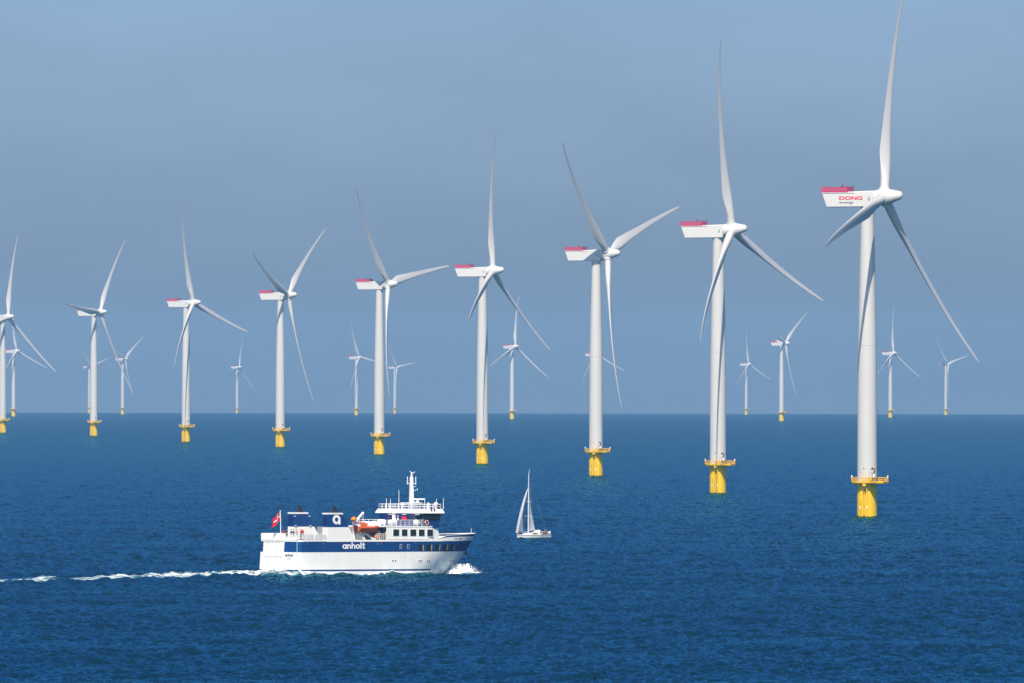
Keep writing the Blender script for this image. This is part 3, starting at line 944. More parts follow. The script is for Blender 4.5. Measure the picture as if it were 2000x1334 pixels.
    for s in (1, -1):
        for a0, a1 in zip(us[:-1], us[1:]):
            for f0, f1, mi in ((0, .55, 0), (.55, .9, 1), (.9, 1, 0)):
                q = [bp(a0, 6.32 + (zt(a0) - 6.32) * f0, s), bp(a1, 6.32 + (zt(a1) - 6.32) * f0, s), bp(a1, 6.32 + (zt(a1) - 6.32) * f1, s), bp(a0, 6.32 + (zt(a0) - 6.32) * f1, s)]
                inn = [(x, y * .96, z) for x, y, z in q]
                b.add(q + inn, [(0, 1, 2, 3), (7, 6, 5, 4), (3, 2, 6, 7)], mi)
    o = b.build("bow_bulwark", [M_WHITE, M_NAVY], ferry, smooth=0)
    b = MB(); b.bar((44.6, 0, 7.3), (44.6, 0, 8.2), .08); b.build("jackstaff", M_CLEAN, o)
    b = MB(); u = hull_u(1703, 6.5)
    for k in range(2): patch(b, u + k * .36, u + .26 + k * .36, 6.40, 6.56, .02, 0, 1)
    b.build("bow_marking", M_DARK, o, smooth=0)
    ub = hull_u(1732, 6.5)
    s = (half(ub + .6, 6.5) - half(ub, 6.5)) / .6
    Mx = Matrix.Translation((ub, -half(ub, 6.5) - .03, 6.38)) @ Matrix.Rotation(-math.atan(s), 4, 'Z') @ Matrix.Rotation(rad(90), 4, 'X')
    font_mesh("anholt", .26, .95, M_LBLUE, "lettering", o, Mx, .006, .02)
    b = MB(); ua = stem_u(3.9)
    b.box((ua + .05, -.15, 3.95), (.5, .5, .55)); b.build("anchor", M_DARK, hull, smooth=0)
hull_fittings()

def build_house():
    ZU = 8.60                                                        # boat deck level
    pl0 = [(19.9, HB), (29.6, HB), (33.0, 4.95), (34.2, 3.6), (34.6, 0)]
    pl1 = [(19.9, HB), (29.6, HB), (32.4, 4.95), (33.0, 3.6), (33.3, 0)]
    b = MB()
    r0 = [(u, -v, 6.33) for u, v in pl0] + [(u, v, 6.33) for u, v in pl0[::-1][1:]]
    r1 = [(u, -v, ZU) for u, v in pl1] + [(u, v, ZU) for u, v in pl1[::-1][1:]]
    n = len(r0)
    b.add(r0 + r1, [(i, i + 1, n + i + 1, n + i) for i in range(n - 1)])
    b.prism([(u, -v) for u, v in [(17.2, HB + .05), (29.6, HB + .05), (32.4, 5.0), (33.1, 3.6), (33.4, 0), (33.1, -3.6), (32.4, -5.0), (29.6, -HB - .05), (17.2, -HB - .05)]], ZU, ZU + .16)
    b.bb(21.6, 21.75, -5.4, 5.4, 6.33, ZU, 1)                        # inner bulkhead of the sheltered deck
    b.bb(19.9, 21.6, -1.2, 1.2, 6.33, ZU - .01, 1)
    for v in (-2.6, 2.2, 3.9): b.bb(21.55, 21.58, -v - .4, -v + .4, 6.4, 8.3, 2)
    b.bb(12.6, 19.9, -1.0, 4.9, 6.33, ZU - .02, 1)  # added casing block; its grey stands in for the shade over the port-side deck
    o = b.build("superstructure", [M_WHITE, M_GREY, M_DARK], ferry, smooth=0)
    for x0, x1 in ((1197, 1245), (1267, 1312), (1336, 1384), (1405, 1452), (1474, 1520)):
        u0, u1 = SU(x0), SU(x1); z0, z1 = SZ(650, u0), SZ(596, u0)
        w = MB(); w.bb(u0 - .08, u1 + .08, -HB - .03, -HB + .02, z0 - .08, z1 + .08, 0)
        w.bb(u0, u1, -HB - .045, -HB, z0, z1, 1)
        w.build("window", [M_CLEAN, M_GLASS], o, smooth=0)
    w = MB(); w.bb(20.2, 30.0, -HB - .09, -HB + .01, 6.42, 6.50); w.build("ledge", M_SHADEW, o, smooth=0)
    # rails of the boat deck
    r = MB(); r.rail([(17.4, -HB + .1, ZU + .16), (29.3, -HB + .1, ZU + .16)], 1.05, .085, 1.0, 3)
    r.rail([(22.0, HB - .1, ZU + .16), (29.3, HB - .1, ZU + .16)], 1.05, .085, 1.0, 3)
    r.build("railing", M_CLEAN, o)
    w = MB(); w.bb(19.4, 21.2, -1.2, 2.4, ZU + .16, 9.55); w.bb(17.6, 19.4, -4.6, 1.0, ZU + .16, 9.45); w.build("deck_locker", M_CLEAN, o, smooth=0)
    # bridge
    b = MB()
    bl = [(27.9, -5.2), (27.9, 4.6), (28.7, 5.3), (32.3, 5.3), (33.2, 4.2), (33.2, -4.2), (32.3, -5.3), (28.7, -5.3)]
    bt = [(27.5, -5.4), (27.5, 4.7), (28.5, 5.55), (32.7, 5.55), (33.7, 4.4), (33.7, -4.4), (32.7, -5.55), (28.5, -5.55)]
    def lerp(z):
        t = (z - 8.4) / (11.0 - 8.4)
        return [(p[0] + (q[0] - p[0]) * t, p[1] + (q[1] - p[1]) * t) for p, q in zip(bl, bt)]
    ring = lambda z, k=0: [(u * 1.0, -v, z) for u, v in lerp(z)]
    b.loft([ring(8.42), ring(9.7), ring(11.0)])
    br = b.build("bridge", M_BLUE, ferry, smooth=0)
    # window bands: side, forward quarter, after quarter, front
    def band(i, f0, f1, z0, z1, n, name="window"):
        A0, A1 = lerp(z0), lerp(z1)
        p0, q0, p1, q1 = A0[i], A0[(i + 1) % 8], A1[i], A1[(i + 1) % 8]
        d = Vector((q0[0] - p0[0], q0[1] - p0[1])).normalized(); nn = Vector((-d.y, d.x))
        if nn.dot(Vector(p0) - Vector((30.5, 0))) < 0: nn = -nn
        for k in range(n):
            a0 = f0 + (f1 - f0) * (k + .06) / n; a1 = f0 + (f1 - f0) * (k + .94) / n
            c = lambda P0, Q0, t, z, e: (P0[0] + (Q0[0] - P0[0]) * t + nn.x * e, -(P0[1] + (Q0[1] - P0[1]) * t + nn.y * e), z)
            w = MB()
            lo, hi = .02, .05
            w.loft([[c(p0, q0, a0, z0, e), c(p0, q0, a1, z0, e), c(p1, q1, a1, z1, e), c(p1, q1, a0, z1, e)] for e in (lo, hi)])
            w.build(name, M_GLASS, br, smooth=0)
    band(2, .02, .98, 9.75, 10.85, 4); band(1, .06, .94, 9.0, 10.85, 2); band(3, .04, .96, 9.75, 10.85, 2)
    band(4, .02, .98, 9.75, 10.85, 7); band(6, .02, .98, 9.75, 10.85, 4)
    band(0, .90, .985, 9.0, 10.8, 1, "door")
    band(2, .05, .30, 8.7, 9.6, 1)
    # things on the after bulkhead
    w = MB(); w.box((27.45, -SV(1292, 27.6), 10.15), (.35, 1.05, .6)); w.build("fire_hose_box", M_LRED, br, smooth=0)
    w = MB(); w.box((27.35, -SV(1209, 27.6), 10.3), (.4, .55, 1.7)); w.build("air_duct", M_CLEAN, br, smooth=0)
    w = MB()
    for z in (9.95, 10.45): w.ball((27.55, -SV(1234, 27.6), z), (.12, .17, .22))
    w.build("bulkhead_lamp", M_CLEAN, br)
    w = MB(); w.box((27.55, -SV(1159, 27.6), 10.3), (.12, .22, .4)); w.build("alarm_box", M_LRED, br, smooth=0)
    w = MB()
    for x in (1180, 1296, 1400): w.box((27.2, -SV(x, 27.4), 10.78), (.4, .9, .12))
    w.build("deck_lamp", M_SHADEW, br, smooth=0)
    # roof with deep fascia
    b = MB()
    rp = [(26.9, -5.75), (26.9, 4.9), (27.6, 5.85), (33.3, 5.85), (34.3, 4.6), (34.3, -4.6), (33.3, -5.85), (27.6, -5.85)]
    rq = [(27.3, -5.5), (27.3, 4.6), (27.9, 5.5), (33.0, 5.5), (33.8, 4.4), (33.8, -4.4), (33.0, -5.5), (27.9, -5.5)]
    b.loft([[(u, -v, 11.0) for u, v in rp], [(u, -v, 11.12) for u, v in rp], [(u, -v, 11.75) for u, v in rq]])
    rf = b.build("bridge_roof", M_CLEAN, ferry, smooth=0)
    r = MB(); loop = [(u + (.15 if u < 30 else -.15), -v * .97, 11.75) for u, v in rq]
    r.rail(loop + [loop[0]], .85, .09, .9, 2)
    r.build("railing", M_CLEAN, rf)
    b = MB()
    for x, y, v in ((1135, 338, -5), (1168, 342, -4.5), (1238, 270, -3), (1452, 335, 3), (1548, 342, 4), (1605, 338, 4.5)):
        u = SU(x, v); b.tube([(u, -v, 11.75), (u, -v, 12.6), (u, -v, SZ(y, u, v))], [.07, .05, .035], 6)
    b.build("whip_antenna", M_CLEAN, rf)
    b = MB(); u = SU(1540, 4.2); b.tube([(u, -4.2, 11.7), (u, -4.2, 12.6)], .09, 8)
    b.tube([(u - .2, -4.2, 12.55), (u + .25, -4.3, 12.75)], .32, 14); b.build("searchlight", M_CLEAN, rf)
    b = MB(); u = SU(1482, 4.0); b.tube([(u, -4.0, 11.7), (u, -4.0, 12.75)], .19, 10); b.ball((u, -4.0, 12.75), .19); b.build("ventilator", M_CLEAN, rf)
    b = MB(); u = SU(1562, 4.6); b.box((u, -4.6, 12.2), (.4, .4, .6)); b.build("compass_binnacle", M_DARK, rf, smooth=0)
    b = MB(); u = SU(1502, 5.6)
    for k in range(2): b.tube([(u + k * .7, -5.65, 11.75), (u + k * .7, -5.95, 11.55)], .13, 8)
    b.build("horn", M_DARK, rf)
    # mast
    b = MB(); um = 30.5
    b.loft([[(um + sx * w * .5, sy * w * .45, z) for sx, sy in ((-1, -1), (1, -1), (1, 1), (-1, 1))] for z, w in ((11.7, .72), (15, .56), (17.2, .44), (17.6, .24), (18.3, .18))])
    b.prism([(um, -.12), (um, .12), (um + .02, .12), (um + .02, -.12)], 11.75, 11.8)
    b.add([(um + .3, -.12, 11.75), (um + 1.7, -.12, 11.75), (um + .3, -.12, 13.6), (um + .3, .12, 11.75), (um + 1.7, .12, 11.75), (um + .3, .12, 13.6)], [(0, 1, 2), (3, 5, 4), (0, 3, 4, 1), (1, 4, 5, 2), (0, 2, 5, 3)])
    ms = b.build("mast", M_CLEAN, ferry, smooth=0)
    b = MB()
    for z in np.arange(12.0, 17.4, .3): b.box((um - .42, 0, z), (.05, .4, .06))
    b.build("mast_ladder", M_SHADEW, ms, smooth=0)
    b = MB(); dv = .9
    b.bar((um, -1.15, 16.25), (um, 1.15, 16.25), .14); 
    for s in (-1, 1): b.tube([(um, s * 1.15, 16.1), (um, s * 1.15, 17.5)], .07, 6)
    b.bar((um, -.5, 18.1), (um + .3, -.5, 18.45), .08); b.bar((um, 0, 18.2), (um - .2, .3, 18.5), .09); b.bar((um + .35, -.5, 18.3), (um, 0, 18.1), .09)
    b.bar((um + .3, 0, 15.0), (um + 1.1, -.3, 15.15), .12); b.bar((um + 1.1, -.3, 15.1), (um + 1.1, -.3, 15.4), .12); b.bar((um + .2, 0, 15.7), (um + .8, -.2, 15.75), .1)
    b.build("yard", M_CLEAN, ms)
    b = MB(); b.bb(um - 1.2, um + 1.3, -1.7, 1.7, 12.78, 12.88); b.bar((um + 1.0, -1.2, 12.8), (um + .6, -.3, 12.0), .08); b.build("radar_platform", M_CLEAN, ms, smooth=0)
    b = MB(); b.tube([(um + .4, -1.2, 12.88), (um + .4, -1.2, 13.2)], .3, 10); b.box((um + .4, -1.2, 13.5), (.25, 2.6, .22), 0, Matrix.Rotation(rad(25), 3, 'Z')); b.tube([(um + .4, -1.2, 13.2), (um + .4, -1.2, 13.45)], .14, 8)
    b.build("radar_scanner", M_CLEAN, ms)
    b = MB(); b.tube([(28.6, .3, 11.75), (28.6, .3, 12.4)], .14, 8); b.tube([(28.6, .3, 12.4), (28.6, .3, 12.5), (28.6, .3, 12.72)], [.2, .42, .3], 14); b.build("satellite_dome", M_CLEAN, rf)

def SV(x, u): return (x - 281 - KU * u) / KV
build_house()

def build_funnels():
    for s in (1, -1):
        b = MB(); vi, vo = 4.0, HB - .02
        zz = [6.33, 8.60, 10.86, 10.87, 11.14]
        uf = [SU(892), SU(840), SU(793), SU(793) + .03, SU(787)]
        ua = [SU(672)] * 3 + [SU(672) - .04] * 2
        va = [(vi, vo)] * 3 + [(vi - .04, vo + .04)] * 2
        for k in range(4):
            q = lambda i: [(ua[i], -s * va[i][0], zz[i]), (uf[i], -s * va[i][0], zz[i]), (uf[i], -s * va[i][1], zz[i]), (ua[i], -s * va[i][1], zz[i])]
            b.loft([q(k), q(k + 1)], (0, 1, 0, 0)[k], cap=(k == 3))
        o = b.build("funnel", [M_WHITE, M_BLUE], ferry, smooth=0)
        g = MB(); uu = SU(672) - .03
        for i in range(8): g.box((uu, -s * (vi + vo) / 2, 9.1 + i * .19), (.08, 1.0, .09))
        g.build("louvre", M_NAVY, o, smooth=0)
        e_ = MB(); ue = SU(750)
        for du, rr, h in ((0, .17, 1.25), (-.5, .1, .75), (.35, .12, .9)):
            rr *= 1.35
            e_.tube([(ue + du, -s * 4.8, 11.1), (ue + du - .05, -s * 4.8, 11.1 + h * .5), (ue + du - .35, -s * 4.8, 11.15 + h)], [rr, rr, rr * .9], 10)
        e_.build("exhaust_pipe", M_BLACK, o)
        l = MB()
        if s == 1:
            l2 = MB(); w = .27
            stroke(l2, arc(.5, .5, .5 - w / 2, -72, 280, 34), w)
            stroke(l2, [(1 - w / 2, 0), (1 - w / 2, .62)], w, .004)
            l2.build("lettering", M_CLEAN, o, smooth=0, M=Matrix.Translation((SU(708), -HB - .005, SZ(558, 8))) @ Matrix.Rotation(rad(90), 4, 'X') @ Matrix.Diagonal((1.78, 1.68, 1, 1)))
            l.box((SU(788), -HB - .02, SZ(530, 10)), (.8, .06, .22)); l.build("grab_plate", M_NAVY, o, smooth=0)
        else:
            for x, y in ((393, 490), (510, 490), (400, 566), (518, 566)):
                u = SU(x, -3.9); l.box((u, 3.85, SZ(y, u, -3.9)), (.35, .2, .12))
            l.build("floodlight", M_SHADEW, o, smooth=0)
            u = SU(453, -3.95); h = MB(); h.box((u, 3.9, SZ(615, u, -4)), (.5, .22, .55)); h.build("fire_hose_box", M_LRED, o, smooth=0)
    # after deck rails with mesh screens
    r = MB(); z = 6.33
    r.rail([(6.1, -HB + .1, z), (.5, -HB + .1, z), (.1, -HB + .6, z), (.1, HB - .6, z), (.5, HB - .1, z), (6.1, HB - .1, z)], 1.1, .085, .9, 3)
    o = r.build("after_deck_railing", M_CLEAN, ferry)
    w = MB()
    for u0, u1 in ((.6, 1.4), (1.6, 3.2), (3.5, 4.8), (5.0, 6.0)): w.bb(u0, u1, -HB + .07, -HB + .09, z + .1, z + .95)
    for v0, v1 in ((-5.0, -4.0), (-3.4, -2.2), (2.2, 3.6), (3.8, 4.8)): w.bb(.12, .14, -v0, -v1, z + .1, z + .98)
    w.build("mesh_screen", M_SHADEW, o, smooth=0)
    k = MB(); k.bb(-.05, .06, -1.4, 5.2, z, z + 1.06); k.bb(-.05, .06, -4.9, -1.6, z, z + .55); k.bb(.0, .12, -1.5, 5.25, z + 1.06, z + 1.14)
    k.build("stern_bulwark", M_WHITE, ferry, smooth=0)
    b = MB(); b.tube([(.25, .1, 6.33), (.2, .1, 9), (.12, .1, SZ(452, 0, 0))], [.08, .07, .05], 8); b.ball((.12, .1, SZ(450, 0, 0)), .1); b.build("flagpole", M_CLEAN, ferry)
    # boat bay: launching arms, crane, winch
    b = MB()
    for xa, ya, xb, yb in ((890, 606, 968, 682), (962, 616, 1040, 682)):
        ua, ub = SU(xa, 4.6), SU(xb, 5.2)
        b.tube([(ua, -4.4, SZ(ya, ua)), (ub, -5.2, SZ(yb, ub))], .2, 4)
    b.build("launching_cradle", M_CLEAN, ferry, smooth=0)
    b = MB(); u0 = SU(880, 3.6)
    b.tube([(u0, -3.6, 6.33), (u0, -3.6, 9.3)], .28, 10); b.tube([(u0, -3.6, 9.2), (SU(905, 3.8), -3.8, 9.9), (SU(948, 4.0), -4.0, 11.05)], [.26, .24, .2], 8)
    b.tube([(SU(940, 4), -4.0, 11.0), (SU(958, 4.2), -4.2, 11.05)], .25, 8); b.bar((SU(950, 4), -4.0, 11.0), (SU(955, 4.6), -4.6, 9.3), .06)
    b.box((u0 + .7, -3.5, 9.3), (1.1, .8, .5), 1); b.ball((u0 - .45, -4.0, 9.85), (.42, .42, .48)); b.box((u0 + 1.6, -3.4, 9.4), (.1, .1, 2.0), 1); b.bar((u0 + .4, -3.6, 9.6), (u0 + 1.8, -3.6, 10.4), .08, 1)
    b.tube([(u0 + 1.9, -3.9, 6.33), (u0 + 1.9, -3.9, 7.2)], .3, 10, 0); b.ball((u0 + 1.9, -3.9, 7.4), .38)
    b.build("rescue_crane", [M_CLEAN, M_GREY], ferry)
    r = MB(); r.rail([(SU(1062), -HB + .12, 6.33), (19.9, -HB + .12, 6.33)], 1.05, .09, .45, 3); r.rail([(12.5, -HB + .12, 6.33), (SU(880), -HB + .12, 6.33)], .5, .07, .7, 1)
    r.build("bay_railing", M_CLEAN, ferry)
build_funnels()

def place(o, u, v, z, rz=0.0):
    """Stand a separate thing on the ferry at ship coordinates."""
    M = Matrix.LocRotScale(FERRY, ferry.rotation_euler, None) @ Matrix.Translation((u, -v, z)) @ Matrix.Rotation(rz, 4, 'Z')
    o.matrix_world = M
    return o

def rescue_boat():
    r = empty("rescue_boat", (0, 0, 0))
    b = MB(); L, W = 4.9, 1.9
    rings = []
    for i in range(15):
        t = i / 14; x = (t - .5) * L
        w = W / 2 * (1 if t < .6 else math.sqrt(max(.02, 1 - ((t - .6) / .4) ** 2)))
        k = -.05 + .5 * max(0, t - .6) ** 1.5
        rings.append([(x, -w, .75 + .35 * max(0, t - .55)), (x, -w * .8, .3 + k), (x, 0, k), (x, w * .8, .3 + k), (x, w, .75 + .35 * max(0, t - .55))])
    b.loft(rings)
    o = b.build("hull", M_ORANGE, r, smooth=40)
    t_ = MB(); pts = []
    for i in range(25):
        t = -1 + 2 * i / 24
        x = L / 2 - L * abs(t) ** 1.0 * .98 if True else 0
        tt = (x / L + .5); w = W / 2 * (1 if tt < .6 else math.sqrt(max(.0, 1 - ((tt - .6) / .4) ** 2)))
        pts.append((x, math.copysign(w, t), .82 + .35 * max(0, tt - .55)))
    t_.tube(pts, .22, 10); t_.build("collar", M_ORANGE, r)
    c = MB(); c.box((-.6, 0, 1.2), (.9, .7, .8)); c.box((-1.0, 0, 1.55), (.5, .6, .5)); c.build("console", M_ORANGE, r, smooth=0)
    e_ = MB(); e_.box((-2.6, 0, .8), (.45, .6, .9)); e_.tube([(-2.65, 0, .4), (-2.7, 0, -.3)], .14, 8); e_.build("outboard_motor", M_DARK, r, smooth=0)
    tag(r, "orange inflatable rescue boat hanging in the ferry's open boat bay", "rescue boat")
    place(r, SU(985, 5.0), 5.0, SZ(618, 15, 5.0) - .05)
rescue_boat()

def canister(name, mats, r=.45, L=1.75):
    o = empty(name, (0, 0, 0))
    b = MB(); n = 18; prof = [(-L / 2, r * .55), (-L / 2 + .14, r * .9), (-L / 2 + .3, r), (-.06, r), (-.05, r * 1.05), (.05, r * 1.05), (.06, r), (L / 2 - .3, r), (L / 2 - .14, r * .9), (L / 2, r * .55)]
    b.loft([[(x, q * math.cos(2 * math.pi * k / n), r + .25 + q * math.sin(2 * math.pi * k / n)) for k in range(n)] for x, q in prof])
    b.build("shell", mats, o)
    c = MB()
    for x in (-.5, .5):
        c.bar((x, -r * .8, 0), (x, -r * .5, r * .9), .1); c.bar((x, r * .8, 0), (x, r * .5, r * .9), .1); c.box((x, 0, .2), (.12, r * 1.5, .1))
    c.build("cradle", M_CLEAN, o)
    return o
for x, v, lab in ((1193, 4.7, "white liferaft canister on the ferry's boat deck rail, the middle one of three"), (1400, 4.7, "white liferaft canister on the boat deck closest to the ferry's bridge windows"), (1100, 1.2, "white liferaft canister farthest aft on the boat deck, beside the white locker")):
    c = canister("liferaft_canister", M_CLEAN)
    u = SU(x, v); place(c, u, v, 8.78)
    tag(c, lab, "liferaft", "liferaft canisters on the ferry")
c = canister("orange_drum", M_ORANGE, .33, 1.25)
tag(c, "orange raft cylinder lying on the ferry's side deck below the rescue boat", "raft cylinder"); place(c, SU(1070, 5.35), 5.1, 6.33)
b = MB(); b.ball((0, 0, .5), (.62, .5, .38)); b.ball((0, 0, .92), (.1, .1, .1))
buoy = b.build("amber_buoy", M_ORANGE2); place(buoy, SU(884, 4.5), 4.3, 9.5)
tag(buoy, "amber float beside the white crane above the ferry's boat bay", "float")
b = MB()
pts = [(.36 * math.cos(2 * math.pi * i / 24), 0, .36 * math.sin(2 * math.pi * i / 24)) for i in range(25)]
for k in range(8): b.tube([pts[k * 3 + j] for j in range(4)], .09, 8, k % 2)
lb = b.build("lifebuoy", [M_LRED, M_CLEAN]); place(lb, SU(1470, 5.6), 5.66, 9.35)
tag(lb, "red and white lifebuoy on the boat deck rail under the bridge", "lifebuoy")
for x, y in ((1492, 545),):
    b = MB(); b.tube([(0, 0, 0), (0, 0, .55)], .16, 10); b.ball((0, 0, .62), .16)
    o = b.build("yellow_canister", M_ORANGE2); place(o, SU(x, 5.2), 5.2, 8.78); tag(o, "small yellow canister on the boat deck beside the lifebuoy", "canister")

def flag():
    """Swallow-tailed red ensign with white cross, flying aft and down from its pole."""
    r = empty("ensign", (0, 0, 0))
    nx, nz = 28, 16; b = MB(); V = {}
    hgt, lng = 1.75, 2.5
    for i in range(nx + 1):
        s = i / nx
        for j in range(nz + 1):
            t = j / nz
            x = -s * lng * .72; z = t * hgt * (1 - .18 * s) - s * 1.55 + .12 * s * s
            y = .22 * math.sin(s * 9 + t * 1.5) * (0.3 + s)
            V[i, j] = (x, y, z)
    for i in range(nx):
        s = (i + .5) / nx
        for j in range(nz):
            t = (j + .5) / nz
            if s > .72 and abs(t - .5) < (s - .72) * 1.1: continue
            mi = 1 if (abs(t - .5) < .085 and s < .72) or abs(s - .33) < .06 else 0
            if s < .16 and t > .72 and s > .04 and t < .93: mi = 2
            b.add([V[i, j], V[i + 1, j], V[i + 1, j + 1], V[i, j + 1]], [(0, 1, 2, 3)], mi)
    o = b.build("cloth", [M_FLAG, M_FLAGW, M_GOLD], r, smooth=80)
    sol = o.modifiers.new("cloth_thickness", 'SOLIDIFY'); sol.thickness = .01
    tag(r, "red swallow-tailed flag with white cross flying from the ferry's stern pole", "flag")
    place(r, .1, -.1, SZ(530, 0, 0), rad(-8))
flag()

# ------------------------------------------------------------------ people
def person(label, group, shirt, trousers, place_fn, sit=False, pose=0):
    """One continuous skinned body about 1.75 m tall; materials split at collar, cuffs and waist."""
    if sit:
        J = [((0, 0, .50), .14), ((0, .02, .72), .14), ((0, .04, .95), .16), ((0, .03, 1.12), .06), ((0, 0, 1.22), .085), ((0, 0, 1.34), .09),
             ((.19, .03, 1.02), .065), ((.26, -.10, .80), .05), ((.20, -.32, .72), .04), ((-.19, .03, 1.02), .065), ((-.26, -.10, .80), .05), ((-.20, -.32, .72), .04),
             ((.11, -.08, .48), .10), ((.13, -.45, .47), .075), ((.13, -.48, .06), .05), ((.13, -.62, .04), .04),
             ((-.11, -.08, .48), .10), ((-.13, -.45, .47), .075), ((-.13, -.48, .06), .05), ((-.13, -.62, .04), .04)]
        waist, neck = .56, 1.14
    else:
        f = (-.30, -.05)[pose % 2]
        J = [((0, 0, .95), .14), ((0, .0, 1.12), .13), ((0, .01, 1.36), .16), ((0, .01, 1.50), .06), ((0, -.02, 1.58), .085), ((0, -.02, 1.70), .09),
             ((.19, .01, 1.42), .065), ((.26, .0, 1.16), .05), ((.22, f, 1.02 + .1 * (pose % 2)), .04), ((-.19, .01, 1.42), .065), ((-.26, .0, 1.16), .05), ((-.22, f * .5, .92), .04),
             ((.10, 0, .86), .10), ((.11, -.03, .48), .07), ((.11, .02, .08), .05), ((.11, -.14, .04), .04),
             ((-.10, 0, .86), .10), ((-.11, .02, .48), .07), ((-.11, .04, .08), .05), ((-.11, -.12, .04), .04)]
        waist, neck = .98, 1.51
    E = [(0, 1), (1, 2), (2, 3), (3, 4), (4, 5), (2, 6), (6, 7), (7, 8), (2, 9), (9, 10), (10, 11), (0, 12), (12, 13), (13, 14), (14, 15), (0, 16), (16, 17), (17, 18), (18, 19)]
    me = bpy.data.meshes.new("person_skeleton")
    me.from_pydata([j[0] for j in J], E, [])
    o = bpy.data.objects.new("person", me); sc.collection.objects.link(o)
    sk = o.modifiers.new("skin", 'SKIN'); ss = o.modifiers.new("sub", 'SUBSURF'); ss.levels = ss.render_levels = 1
    for v, j in zip(me.skin_vertices[0].data, J): v.radius = (j[1], j[1] * .85)
    me.skin_vertices[0].data[0].use_root = True
    dg = bpy.context.evaluated_depsgraph_get()
    bm_me = bpy.data.meshes.new_from_object(o.evaluated_get(dg))
    o.modifiers.clear(); o.data = bm_me
    bm_me.materials.clear()
    for m_ in (M_SKIN, shirt, trousers): bm_me.materials.append(m_)
    for p in bm_me.polygons:
        z = p.center.z; p.use_smooth = True
        arm = abs(p.center.x) > .205 and z > waist - .3
        lo = (not sit and z < waist) or (sit and (z < waist or p.center.y < -.2) and not arm)
        p.material_index = 0 if z > neck or (arm and (z < (1.2 if not sit else .84))) else 2 if lo and not (arm and z > .8) else 1
    h = MB(); h.ball((0, J[5][0][1] + .02, J[5][0][2] + .06), (.10, .11, .09)); h.build("hair", M_HAIR, o)
    tag(o, label, "person", group)
    place_fn(o)
    return o
M_SH = [mat("cloth_white", (.72, .72, .72), .9), mat("cloth_black", (.02, .02, .025), .9), mat("cloth_red", (.4, .04, .04), .9), mat("cloth_navy", (.03, .05, .13), .9), mat("cloth_tan", (.45, .34, .22), .9)]
person("person in white shirt at the dark doorway behind the ferry's side rail", "people on the ferry", M_SH[0], M_SH[3], lambda o: place(o, SU(1084, 4.9), 4.9, 6.33, rad(10)))
person("person in white shirt on the side deck next to the ferry's square windows", "people on the ferry", M_SH[0], M_SH[1], lambda o: place(o, SU(1137, 4.9), 4.9, 6.33, rad(60)), pose=1)
person("person in dark red top standing inside the sheltered side deck of the ferry", "people on the ferry", M_SH[2], M_SH[1], lambda o: place(o, SU(1130, 4.2), 4.2, 6.33, rad(200)))
for k, (x, v, sh, lab) in enumerate(((305, -3.2, 2, "person in red top at the after rail just right of the flagpole"), (330, -2.8, 1, "person in black top by the after rail, left of the port funnel"),
        (367, -2.4, 1, "person in black top in front of the port funnel's vented end"), (385, -1.9, 3, "person in navy top in front of the port funnel's vented end"),
        (413, -1.6, 4, "person in tan top before the white base of the port funnel"), (447, -1.2, 2, "person in red top under the red box on the port funnel"))):
    person(lab, "people on the ferry", M_SH[sh], M_SH[(k + 1) % 2 * 3 and 3 or 1], lambda o, x=x, v=v, k=k: place(o, SU(x, v), v, 6.33, rad(40 * k)), pose=k)

